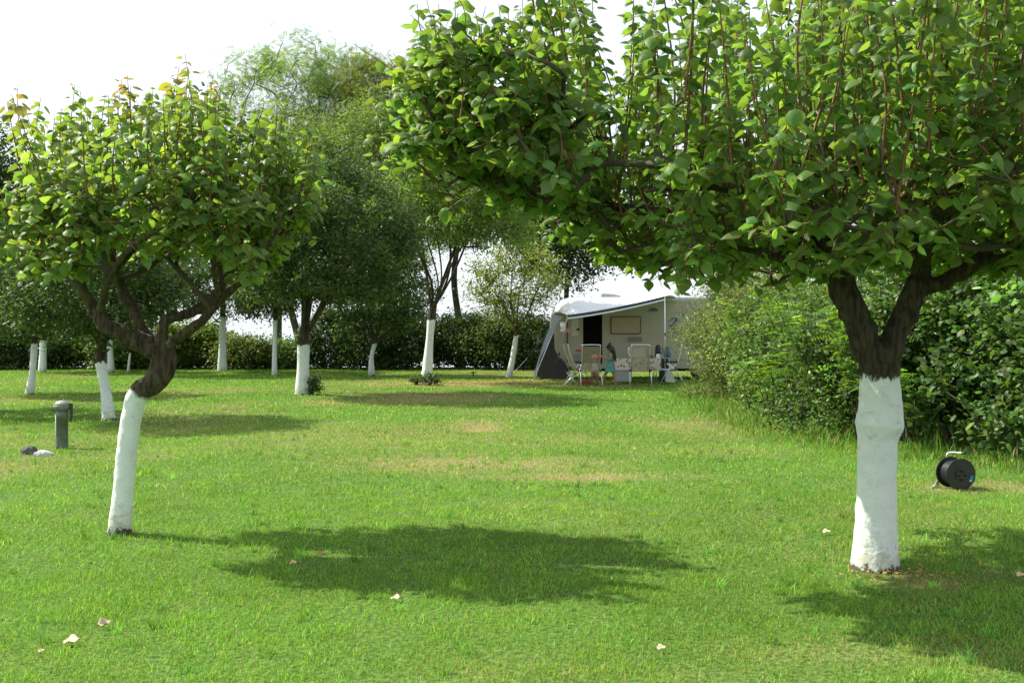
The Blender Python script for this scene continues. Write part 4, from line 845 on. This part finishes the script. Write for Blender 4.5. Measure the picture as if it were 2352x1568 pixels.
# table with a flowered cloth
tb_ = thing('camp_table', (3.45, 29.2, 0), 'folding camp table standing under the patterned cloth', 'table'); TB = (3.45, 29.2, 0); ZT = .71
xa, xb = zp(1225, 0, 29).x, zp(1825, 0, 29).x
bm_obj('table_top', box(bmesh.new(), ((xa+xb)/2, 29.3, ZT-.02), (xb-xa-.04, .66, .03)), MGREY, tb_, TB, bevel=.005)
for xx in (xa+.12, xb-.12):
    for yy in (29.05, 29.55): Tubes().add([(xx, yy, ZT-.03), (xx, yy, 0)], .015, 8).obj('leg', MALU, tb_, TB)
k = NT('flowered_cloth'); tc = k.n('ShaderNodeTexCoord'); vo = k.n('ShaderNodeTexVoronoi'); vo.inputs['Scale'].default_value = 11; k.l(tc, 'Object', vo, 'Vector')
r = k.n('ShaderNodeValToRGB'); k.l(vo, 'Distance', r, 0); e = r.color_ramp.elements; e[0].position = .22; e[0].color = (.16, .07, .05, 1); e[1].position = .5; e[1].color = (.62, .55, .47, 1); e.new(.3).color = (.36, .24, .12, 1)
k.l(r, 0, k.b, 'Base Color'); k.b.inputs['Roughness'].default_value = .85
bm = bmesh.new(); nx_ = 40; rows = []
for j, (yy, zz) in enumerate([(29.66, ZT+.004), (29.3, ZT+.004), (28.95, ZT+.004), (28.94, ZT-.02), (28.93, ZT-.18), (28.925, ZT-.34)]):
    rows.append([bm.verts.new((xa+(xb-xa)*i_/nx_, yy+(.018*math.sin(i_*1.1) if j > 3 else 0)*(j-3)/2, zz+(.01*math.sin(i_*.35+1) if j == 5 else 0))) for i_ in range(nx_+1)])
for j in range(5):
    for i_ in range(nx_): bm.faces.new((rows[j][i_], rows[j][i_+1], rows[j+1][i_+1], rows[j+1][i_]))
o_ = bm_obj('tablecloth', bm, k.m, None, TB); o_.location = TB; o_.modifiers.new('t', 'SOLIDIFY').thickness = .003; tag(o_, 'beige flowered cloth hanging over the front of the camp table', 'tablecloth')
def boxthing(name, label, cat, zx0, zx1, zy0, zy1, Y, dy, mat, bev=.02, extra=None):
    a = zp(zx0, zy0, Y); b = zp(zx1, zy1, Y); loc = ((a.x+b.x)/2, Y+dy/2, min(a.z, b.z)); t = thing(name, loc, label, cat)
    bm_obj('body', box(bmesh.new(), ((a.x+b.x)/2, Y+dy/2, (a.z+b.z)/2), (b.x-a.x, dy, abs(a.z-b.z))), mat, t, loc, bevel=bev); return t, loc
t, l_ = boxthing('cool_box', 'pale grey cool box standing on the table behind the right hand chair', 'cool box', 1440, 1640, 885, 1012, 29.2, .3, M('pale_grey_plastic', (.55, .55, .52), .5))
Tubes().add(catmull([zp(1445, 900, 29.18), zp(1425, 890, 29.1), zp(1423, 940, 29.1), zp(1440, 985, 29.15)], 4), .014, 8).obj('handle', MW, t, l_)
bm_obj('lid', box(bmesh.new(), Vector(l_)+Vector((0, 0, .305)), (.50, .32, .03)), M('box_lid', (.62, .62, .6), .5), t, l_, bevel=.008)
t, l_ = boxthing('storage_crate', 'plain grey crate standing under the table behind the girl', 'crate', 1262, 1468, 1150, 1305, 28.75, .35, M('grey_crate_plastic', (.36, .37, .36), .7)); t.location.z = 0
for ch in t.children: ch.location.z = l_[2]
bm_obj('crate_rim', box(bmesh.new(), (l_[0], l_[1], l_[2]+.33), (.50, .38, .03)), M('crate_rim', (.42, .43, .42), .7), t, l_, bevel=.008).location.z = l_[2]
# camp kitchen stand to the right of the pole
ks = thing('kitchen_stand', zp(1850, 0, 29.6)*1, 'dark camp kitchen cupboard with a grey top behind the right canopy pole', 'cupboard'); ks.location.z = 0; KB = tuple(ks.location)
a_ = zp(1690, 1003, 29.6); b_ = zp(1935, 1300, 29.6)
bm_obj('worktop', box(bmesh.new(), ((a_.x+b_.x)/2, 29.8, a_.z-.012), (b_.x-a_.x, .5, .025)), M('grey_worktop', (.4, .41, .4), .5), ks, KB, bevel=.004)
bm_obj('cabinet', box(bmesh.new(), (b_.x-.13, 29.8, a_.z/2-.02), (.24, .42, a_.z-.05)), M('dark_teal_cloth', (.02, .05, .055), .8), ks, KB, bevel=.01)
for xx in (a_.x+.03, b_.x-.02): Tubes().add([(xx, 29.58, a_.z-.02), (xx, 29.58, 0)], .012, 8).obj('leg', MALU, ks, KB)
ZK = a_.z
def lthing(name, label, cat, zx, Y, z0, prof_, mat, seg=18):
    x = zp(zx, 0, Y).x; t = thing(name, (x, Y, z0), label, cat); lathe(prof_, (0, 0, 0), seg).obj('body', mat, t); return t
t = lthing('coffee_pot', 'tall black pot standing on the kitchen worktop left of the pole', 'pot', 1790, 29.75, ZK, [(.075, 0), (.085, .02), (.08, .2), (.072, .31), (.06, .33)], MBLK)
lathe([(.062, .33), (.05, .352), (.015, .358), (.014, .385)], (0, 0, 0), 14).obj('lid', MBLK, t); Tubes().add(catmull([(.075, 0, .27), (.14, 0, .25), (.13, 0, .13), (.08, 0, .1)], 4), .01, 8).obj('handle', MBLK, t)
t = lthing('water_bottle', 'teal blue bottle on the kitchen worktop right of the pole', 'bottle', 1905, 29.75, ZK, [(.09, 0), (.1, .02), (.1, .18), (.05, .25), (.03, .28)], M('teal_plastic', (.02, .12, .17), .3)); lathe([(.034, .28), (.034, .305)], (0, 0, 0), 12).obj('cap', MNAVY, t)
t = lthing('white_jug', 'white jug on the right end of the table', 'jug', 1790, 29.15, ZT+.008, [(.05, 0), (.058, .02), (.05, .1), (.045, .13)], MW); Tubes().add(catmull([(.045, 0, .11), (.09, 0, .09), (.05, 0, .03)], 4), .007, 6).obj('handle', MW, t)
lthing('cup', 'small dark cup on the table beside the cool box', 'cup', 1690, 29.15, ZT+.008, [(.03, 0), (.036, .09), (.032, .088)], MNAVY)
lthing('cup', 'small brown cup between the dark cup and the white jug', 'cup', 1722, 29.3, ZT+.008, [(.03, 0), (.036, .1), (.032, .098)], M('brown_glaze', (.2, .1, .06), .4))
t = thing('paper_bag', tuple(zp(1925, 0, 29.1)), 'white crumpled bag under the seat of the right end chair', 'bag'); t.location.z = 0
a_ = [(-.1, .36), (.07, .36), (.17, .1), (.15, .04), (-.1, .06)]; bm_obj('bag_body', prism(bmesh.new(), a_, -.07, .07), MW, t, bevel=.02)
t = thing('red_sandals_box', tuple(zp(905, 0, 28.9)), 'flat red box lying on the grass under the table beyond the left chair', 'box'); t.location.z = 0
bm_obj('box_body', box(bmesh.new(), (0, 0, .05), (.3, .25, .08)), M('red_box', (.5, .09, .04), .6), t, bevel=.01); bm_obj('box_lid', box(bmesh.new(), (0, 0, .098), (.32, .27, .012)), M('red_lid', (.55, .12, .06), .6), t, bevel=.003); t.name = 'red_box'

# ------------------------------------------------------------------ people
SKIN = M('tanned_skin', (0.36, 0.17, 0.10), .5, var=.06); HAIR = M('dark_brown_hair', (0.035, 0.02, 0.014), .45, var=.5, scale=40, bump=.5, bscale=90)
def skin_body(name, J, E, mat, parent, sub=2):
    ks_ = list(J); me = bpy.data.meshes.new(name); me.from_pydata([J[q_][0] for q_ in ks_], [(ks_.index(a), ks_.index(b)) for a, b in E], [])
    o = link(name, me, mat, parent); sm = o.modifiers.new('skin', 'SKIN'); sm.use_smooth_shade = True
    sv = me.skin_vertices[0].data if me.skin_vertices else None
    if sv is None:
        bm = bmesh.new(); bm.from_mesh(me); bm.verts.layers.skin.verify(); bm.to_mesh(me); bm.free(); sv = me.skin_vertices[0].data
    for i_, q_ in enumerate(ks_): r_ = J[q_][1]; sv[i_].radius = r_ if isinstance(r_, tuple) else (r_, r_); sv[i_].use_root = (q_ == 'pelvis')
    ss = o.modifiers.new('sub', 'SUBSURF'); ss.levels = sub; ss.render_levels = sub; return o
def chain(E, *n): E += list(zip(n[:-1], n[1:])); return E
gp = zp(1195, 0, 27.6); g = thing('person', (gp.x, gp.y, 0), 'girl with long dark wavy hair in a teal sundress walking left with a pink plate', 'person')
H = 1.17
# the girl faces -x; y is across her body (negative = near side)
J = {'pelvis': ((.02, 0, .60), (.085, .075)), 'waist': ((.03, 0, .70), (.07, .06)), 'chest': ((.02, 0, .82), (.085, .065)), 'neckb': ((.01, 0, .915), (.05, .05)), 'neck': ((-.005, 0, .955), .032), 'jaw': ((-.02, 0, .995), (.05, .05)), 'head': ((-.01, 0, 1.065), (.078, .085)), 'crown': ((0, 0, 1.115), (.06, .065)),
     'shn': ((.02, -.105, .885), .036), 'eln': ((.015, -.145, .74), .025), 'wrn': ((-.115, -.10, .79), .018), 'han': ((-.16, -.08, .80), (.022, .012)),
     'shf': ((.02, .105, .885), .036), 'elf': ((0, .145, .74), .025), 'wrf': ((-.12, .09, .80), .018), 'haf': ((-.165, .07, .805), (.022, .012)),
     'hipn': ((.03, -.05, .55), .062), 'knn': ((.105, -.05, .31), .042), 'ann': ((.155, -.05, .065), .026), 'hen': ((.165, -.05, .03), .027), 'ton': ((.07, -.055, .018), .017),
     'hipf': ((0, .05, .55), .062), 'knf': ((-.13, .05, .33), .042), 'anf': ((-.19, .05, .07), .026), 'hef': ((-.185, .05, .03), .027), 'tof': ((-.29, .055, .02), .017),
     'nose': ((-.098, 0, 1.045), .011)}
for s_, y_ in (('n', -1), ('f', 1)):
    for k_, dz in enumerate((-.014, -.005, .004, .013)):
        b_ = J['ha'+s_][0]; J[f'f{s_}{k_}a'] = ((b_[0]-.022, b_[1]+y_*dz, b_[2]-.004), .0062); J[f'f{s_}{k_}b'] = ((b_[0]-.045-.004*(k_ in (1, 2)), b_[1]+y_*dz-y_*.006, b_[2]-.014), .005)
    J[f't{s_}a'] = ((J['ha'+s_][0][0]-.004, J['ha'+s_][0][1]-y_*.018, J['ha'+s_][0][2]+.016), .007); J[f't{s_}b'] = ((J['ha'+s_][0][0]-.03, J['ha'+s_][0][1]-y_*.02, J['ha'+s_][0][2]+.026), .0055)
E = chain([], 'pelvis', 'waist', 'chest', 'neckb', 'neck', 'jaw', 'head', 'crown'); E += [('head', 'nose')]
for s_ in 'nf':
    chain(E, 'chest', 'sh'+s_, 'el'+s_, 'wr'+s_, 'ha'+s_); chain(E, 'pelvis', 'hip'+s_, 'kn'+s_, 'an'+s_, 'he'+s_, 'to'+s_)
    for k_ in range(4): chain(E, 'ha'+s_, f'f{s_}{k_}a', f'f{s_}{k_}b')
    chain(E, 'ha'+s_, f't{s_}a', f't{s_}b')
skin_body('body', J, E, SKIN, g)
# dress: bodice and flared skirt
prof_ = [(.40, .155, .125, .01), (.46, .145, .115, .012), (.55, .12, .10, .015), (.64, .10, .088, .022), (.71, .082, .078, .03), (.79, .092, .086, .024), (.85, .098, .098, .02), (.872, .092, .098, .02)]
V = []; seg = 28
for z, rx_, ry_, x_ in prof_:
    for k_ in range(seg):
        a = k_/seg*2*math.pi; w_ = 1+(.07*math.sin(a*7+1)+.04*math.sin(a*3))*max(0, (.62-z)/.22); V.append((x_+rx_*w_*math.cos(a), ry_*w_*math.sin(a), z+(.012*math.sin(a*3) if z < .42 else 0)))
n_ = len(prof_); Fq = [(j*seg+k_, j*seg+(k_+1) % seg, (j+1)*seg+(k_+1) % seg, (j+1)*seg+k_) for j in range(n_-1) for k_ in range(seg)]
k = NT('teal_print_dress'); tc = k.n('ShaderNodeTexCoord'); vo = k.n('ShaderNodeTexVoronoi'); vo.inputs['Scale'].default_value = 26; k.l(tc, 'Object', vo, 'Vector'); r = k.n('ShaderNodeValToRGB'); k.l(vo, 'Distance', r, 0)
e = r.color_ramp.elements; e[0].position = .15; e[0].color = (.45, .42, .38, 1); e[1].position = .3; e[1].color = (.05, .26, .24, 1); k.l(r, 0, k.b, 'Base Color'); k.b.inputs['Roughness'].default_value = .8
o_ = link('dress', np_mesh('dress', np.array(V), [np.array(Fq)], True), k.m, g); o_.modifiers.new('t', 'SOLIDIFY').thickness = .004; o_.modifiers.new('s', 'SUBSURF').render_levels = 1
for y_ in (-.07, .07): Tubes().add(catmull([(-.055, y_*.8, .865), (-.045, y_, .905), (.02, y_, .93), (.085, y_*.8, .87)], 4), .006, 6).obj('strap', k.m, g)
# hair: cap plus wavy locks
hb = {'pelvis': ((.012, 0, 1.08), (.09, .088)), 'b': ((.045, 0, 1.03), (.072, .084)), 'c': ((.085, 0, .95), (.055, .08)), 'd': ((.105, 0, .87), (.045, .07)), 'e': ((.12, 0, .80), (.025, .045)), 't': ((-.03, 0, 1.115), (.055, .06))}
skin_body('hair', hb, [('t', 'pelvis'), ('pelvis', 'b'), ('b', 'c'), ('c', 'd'), ('d', 'e')], HAIR, g)
rng = np.random.default_rng(4); tb = Tubes()
for k_ in range(46):
    a = rng.uniform(-1.5, 1.5); y_ = .085*math.sin(a); x_ = .02+.06*math.cos(a); L = rng.uniform(.22, .36)
    pts = [(x_*.6-.01, y_*.8, 1.12), (x_+.02, y_*1.1, 1.05)]+[(x_+.035+.05*q_+.014*math.sin(q_*9+k_), y_*1.12+.012*math.cos(q_*8+k_*2), 1.03-L*q_) for q_ in (.2, .4, .6, .8, 1)]
    tb.add(catmull(pts, 3), np.linspace(.012, .004, len(catmull(pts, 3))), 5, False)
tb.obj('hair_locks', HAIR, g)
for y_ in (-1, 1):
    bm = bmesh.new(); bmesh.ops.create_uvsphere(bm, u_segments=10, v_segments=8, radius=.009, matrix=Matrix.Translation((-.083, y_*.03, 1.058))); bm_obj('eye', bm, MBLK, g, smooth=True)
bm_obj('mouth', box(bmesh.new(), (-.073, 0, 1.004), (.006, .034, .008)), M('lips', (.4, .12, .1), .5), g, bevel=.002)
t = thing('plate', (gp.x-.25, gp.y, .79), 'bright pink plate held out by the girl', 'plate'); lathe([(.03, 0), (.085, .006), (.105, .03), (.1, .031), (.08, .012), (.001, .01)], (0, 0, 0), 26).obj('plate_body', M('pink_plastic', (.85, .08, .2), .35), t)
lathe([(.035, .012), (.04, .03), (.025, .05), (.004, .055)], (0, 0, 0), 12).obj('food', M('cream_food', (.7, .55, .4), .6), t); t.name = 'pink_plate'
# toddler in front of the left chair
tp = zp(1005, 0, 28.22); g = thing('person', (tp.x, tp.y, 0), 'small child in a pale top and pink hat, half hidden behind the left chair', 'person')
J = {'pelvis': ((0, 0, .38), (.075, .065)), 'belly': ((0, -.01, .46), (.078, .075)), 'chest': ((0, 0, .55), (.072, .06)), 'neckb': ((0, 0, .61), .045), 'neck': ((0, 0, .635), .03), 'jaw': ((0, .005, .67), (.05, .052)), 'head': ((0, 0, .745), (.075, .08)), 'crown': ((0, -.005, .80), (.055, .06)), 'nose': ((0, .082, .72), .01)}
for s_, q_ in (('l', -1), ('r', 1)):
    J.update({'sh'+s_: ((q_*.09, 0, .585), .03), 'el'+s_: ((q_*.135, .01, .48), .022), 'wr'+s_: ((q_*.12, .09, .45), .016), 'ha'+s_: ((q_*.11, .12, .455), (.018, .011)), 'hip'+s_: ((q_*.04, 0, .33), .052), 'kn'+s_: ((q_*.05, .01, .2), .038), 'an'+s_: ((q_*.055, 0, .05), .024), 'he'+s_: ((q_*.055, -.01, .026), .024), 'to'+s_: ((q_*.065, .075, .016), .017)})
    for k_ in range(4): J[f'f{s_}{k_}'] = ((q_*(.098+.008*k_), .148-.004*(k_ in (0, 3)), .447), .0045)
    J[f't{s_}'] = ((q_*.088, .13, .462), .005)
E = chain([], 'pelvis', 'belly', 'chest', 'neckb', 'neck', 'jaw', 'head', 'crown'); E += [('head', 'nose')]
for s_ in 'lr':
    chain(E, 'chest', 'sh'+s_, 'el'+s_, 'wr'+s_, 'ha'+s_); chain(E, 'pelvis', 'hip'+s_, 'kn'+s_, 'an'+s_, 'he'+s_, 'to'+s_)
    for k_ in range(4): E.append(('ha'+s_, f'f{s_}{k_}'))
    E.append(('ha'+s_, 't'+s_))
skin_body('body', J, E, SKIN, g)
def garment(name, prof_, mat, par, seg=24):
    V = [(x_+rx_*math.cos(k_/seg*6.2832), y_+ry_*math.sin(k_/seg*6.2832), z) for z, rx_, ry_, x_, y_ in prof_ for k_ in range(seg)]
    Fq = [(j*seg+k_, j*seg+(k_+1) % seg, (j+1)*seg+(k_+1) % seg, (j+1)*seg+k_) for j in range(len(prof_)-1) for k_ in range(seg)]
    o = link(name, np_mesh(name, np.array(V), [np.array(Fq)], True), mat, par); o.modifiers.new('t', 'SOLIDIFY').thickness = .004; return o
garment('top', [(.36, .105, .1, 0, 0), (.45, .095, .09, 0, -.005), (.55, .088, .078, 0, 0), (.605, .075, .06, 0, 0), (.62, .05, .045, 0, 0)], M('pale_top', (.7, .68, .64), .85), g)
garment('shorts', [(.25, .105, .08, 0, 0), (.32, .1, .085, 0, 0), (.38, .09, .08, 0, 0)], M('dusty_pink_shorts', (.5, .25, .25), .85), g)
garment('hat', [(.765, .125, .125, 0, 0), (.775, .09, .095, 0, 0), (.82, .085, .088, 0, 0), (.855, .06, .062, 0, 0), (.868, .01, .01, 0, 0)], M('pink_hat', (.75, .15, .25), .8), g)

# ------------------------------------------------------------------ small things on the lawn
# cable reel
b = at(2192, 1121); cr = thing('cable_reel', (b.x, b.y, float(height(b.x, b.y))), 'black cable reel with a bent metal handle and a blue sticker on the grass', 'cable reel', rz=math.radians(9)); CRZ = .16
def disc(nm_, y0, y1, r_, m, par, seg=40): return Tubes().add([(0, y0, CRZ), (0, y1, CRZ)], [r_, r_], seg).obj(nm_, m, par, smooth=False)
f_ = disc('front_flange', -.115, -.105, .155, MBLK, cr); disc('rear_flange', .065, .075, .155, MBLK, cr); disc('drum', -.105, .065, .085, MBLK, cr)
tb = Tubes(); a = np.linspace(0, 2*np.pi, 40)
for lay in range(2):
    for yy in np.linspace(-.095, .055, 12): tb.add([(math.cos(q_)*(.098+.014*lay), yy+.005*lay+.003*math.sin(q_*2), CRZ+math.sin(q_)*(.098+.014*lay)) for q_ in a], .0075, 6, False)
tb.obj('wound_cable', M('black_rubber_cable', (.014, .014, .016), .5), cr)
disc('rim_edge', -.1175, -.1155, .148, M('worn_black_plastic', (.02, .02, .022), .35), f_); disc('socket_plate', -.123, -.117, .07, M('socket_plate_black', (.016, .016, .018), .4), f_, 28)
for q_ in range(4): Tubes().add([(math.cos(q_*1.57)*.042, -.128, CRZ+math.sin(q_*1.57)*.042), (math.cos(q_*1.57)*.042, -.123, CRZ+math.sin(q_*1.57)*.042)], .021, 16).obj('socket', MBLK, f_)
bm_obj('sticker', box(bmesh.new(), (.108, -.1185, .115), (.032, .004, .062), Matrix.Rotation(math.radians(18), 3, 'Y')), M('blue_sticker', (.02, .20, .55), .35), f_)
bm_obj('sticker_mark', box(bmesh.new(), (.096, -.1215, .096), (.02, .003, .016), Matrix.Rotation(math.radians(18), 3, 'Y')), M('pale_sticker_mark', (.5, .65, .7), .4), f_)
Tubes().add(catmull([(-.145, .095, 0.005), (-.10, .095, .07), (0, .095, CRZ), (-.02, .095, .28), (-.02, .095, .33), (.01, .08, .352), (.06, .01, .356), (.075, -.015, .357)], 5), .0085, 10).obj('handle', MALU, cr)
Tubes().add([(.072, -.01, .357), (.095, -.05, .358)], .013, 10).obj('grip', MBLK, cr)
for s_, yy in ((1, .095), (1, -.1), (-1, .095)): Tubes().add([(s_*.03, yy, CRZ*.8), (s_*.1, yy, .06), (s_*.185, yy, .004)], .0075, 8).obj('foot', MALU, cr)
bm_obj('foot_plate', prism(bmesh.new(), [(-.17, .0), (-.10, .005), (-.118, .07), (-.135, .075)], .085, .093), MALU, cr)
pts = [(b.x+.15, b.y-.1, .02), (b.x+.35, b.y-.16, .012), (b.x+.7, b.y+.05, .01), (b.x+1.2, b.y+.5, .01)]
# hydrant post
b = at(143, 1028); hp = thing('water_post', (b.x, b.y, float(height(b.x, b.y))), 'grey green water post with a domed cap and side lever in the grass', 'post')
MPOST = M('mossy_galvanised_pipe', (.13, .155, .13), .6, .2, var=.35, scale=14, bump=.4, bscale=50); MCAP = M('grey_cast_cap', (.30, .29, .28), .6, .3, var=.2)
lathe([(.075, -.02), (.075, .05), (.073, .40), (.077, .40), (.077, .47), (.074, .475), (.073, .52)], (0, 0, 0), 24).obj('pipe', MPOST, hp)
lathe([(.07, .50), (.098, .52), (.105, .545), (.108, .575), (.10, .58)], (0, 0, 0), 24).obj('collar', MPOST, hp)
cp = lathe([(.098, .578), (.094, .60), (.075, .622), (.04, .637), (.005, .641)], (0, 0, 0), 24).obj('cap', MCAP, hp)
Tubes().add([(.015, 0, .635), (.015, 0, .672)], .006, 8).obj('pin', MCAP, cp)
bm_obj('lever', prism(bmesh.new(), [(.09, .60), (.125, .605), (.135, .585), (.13, .42), (.118, .36), (.10, .37), (.108, .45), (.104, .54), (.088, .56)], -.02, .02), M('dark_lever_iron', (.05, .05, .045), .6, .4), hp, bevel=.005)
bm_obj('hinge_lug', box(bmesh.new(), (-.118, -.02, .53), (.035, .04, .035)), MPOST, hp, bevel=.006)
Tubes().add([(-.07, -.03, .02), (-.071, -.032, .45)], .008, 8).obj('thin_riser', M('pale_pipe', (.6, .65, .55), .5), hp)
# rags beside it
def rag(label, px, py, rx_, ry_, h_, col, seed):
    c = at(px, py); rng = np.random.default_rng(seed); bm = bmesh.new(); bmesh.ops.create_icosphere(bm, subdivisions=4, radius=1)
    for v in bm.verts:
        n = fbm(np.array([v.co.x*2.3+seed]), np.array([v.co.y*2.3+v.co.z*2]), 4)[0]; v.co *= .6+.8*n; v.co = Vector((v.co.x*rx_, v.co.y*ry_, max(-.01, v.co.z*h_)))
    o = bm_obj('crumpled_rag', bm, M('rag_%d' % seed, col, .85, var=.3, bump=.6, bscale=30), None, smooth=True); o.location = (c.x, c.y, .01); tag(o, label, 'rag')
rag('dark green crumpled rag left of the pale one, near the water post', 66, 1042, .105, .08, .085, (.07, .085, .07), 3)
rag('pale grey crumpled rag on the grass left of the water post', 100, 1045, .11, .07, .05, (.5, .5, .52), 5)
# sprinkler head in the far lawn
b = at(1087, 866); t = thing('sprinkler', (b.x, b.y, 0), 'small dark sprinkler stub in the dry grass left of the awning', 'sprinkler')
lathe([(.02, 0), (.02, .12), (.05, .125), (.055, .16), (.03, .17)], (0, 0, 0), 12).obj('stem', MBLK, t); Tubes().add([(-.08, 0, .15), (.08, 0, .16)], .014, 6).obj('arm', MBLK, t)
# fallen leaves
MDRY = M('dry_leaf', (.62, .42, .27), .7, var=.25, scale=60)
def fallen(label, px, py, L, rz, col=None, curl=.5):
    c = at(px, py); n = 9; m_ = 5; V = []; rng = np.random.default_rng(int(px))
    for i_ in range(n+1):
        x = i_/n; w_ = .36*math.sin(math.pi*min(1, x**.8))**.8
        for j in range(-m_//2+1, m_//2+2):
            y = w_*j/2.5; V.append((L*(x-.5), L*y, L*(curl*(y*y*2.2+.5*(x-.5)**2)+.07*math.sin(x*9+j))+.018))
    k_ = len(V)//(n+1); Fq = [(i_*k_+j, i_*k_+j+1, (i_+1)*k_+j+1, (i_+1)*k_+j) for i_ in range(n) for j in range(k_-1)]
    me = np_mesh('fallen_leaf', np.array(V), [np.array(Fq)], True); o = link('fallen_leaf', me, M('dry_leaf', col, .7, var=.2, scale=60) if col else MDRY)
    o.location = (c.x, c.y, float(height(c.x, c.y))+.008); o.rotation_euler = (.15, -.2, rz); o.modifiers.new('t', 'SOLIDIFY').thickness = .0008
    tag(o, label, 'leaf', 'dry leaves fallen on the lawn')
fallen('largest pale dry leaf, at the lower left corner of the lawn', 167, 1481, .085, .1, (.58, .42, .28))
fallen('long narrow dry leaf just above the largest pale one', 242, 1441, .07, .9, (.48, .38, .26), .9)
fallen('pale dry leaf just below the big shadow on the lawn', 911, 1384, .065, -.4, (.55, .38, .27))
fallen('pale dry leaf low on the right half of the lawn', 1521, 1498, .05, .2, (.5, .38, .27))
fallen('reddish brown leaf at the left tip of the big shadow', 738, 1280, .055, 1.4, (.5, .2, .1), .9); fallen('light brown leaf just below the reddish one', 675, 1300, .055, .3, (.65, .42, .25))
fallen('yellowish leaf on the sunny grass right of the thick trunk', 2346, 1330, .06, .2, (.7, .55, .3)); fallen('small pinkish leaf at the far lower left', 96, 1504, .03, 1, (.7, .45, .35))
fallen('pale narrow leaf right of the thick trunk, below the cable reel', 2133, 1211, .05, 2.6, (.5, .42, .24)); fallen('pale narrow leaf left of the thick trunk on the grass', 1900, 1226, .07, .1, (.48, .44, .28))
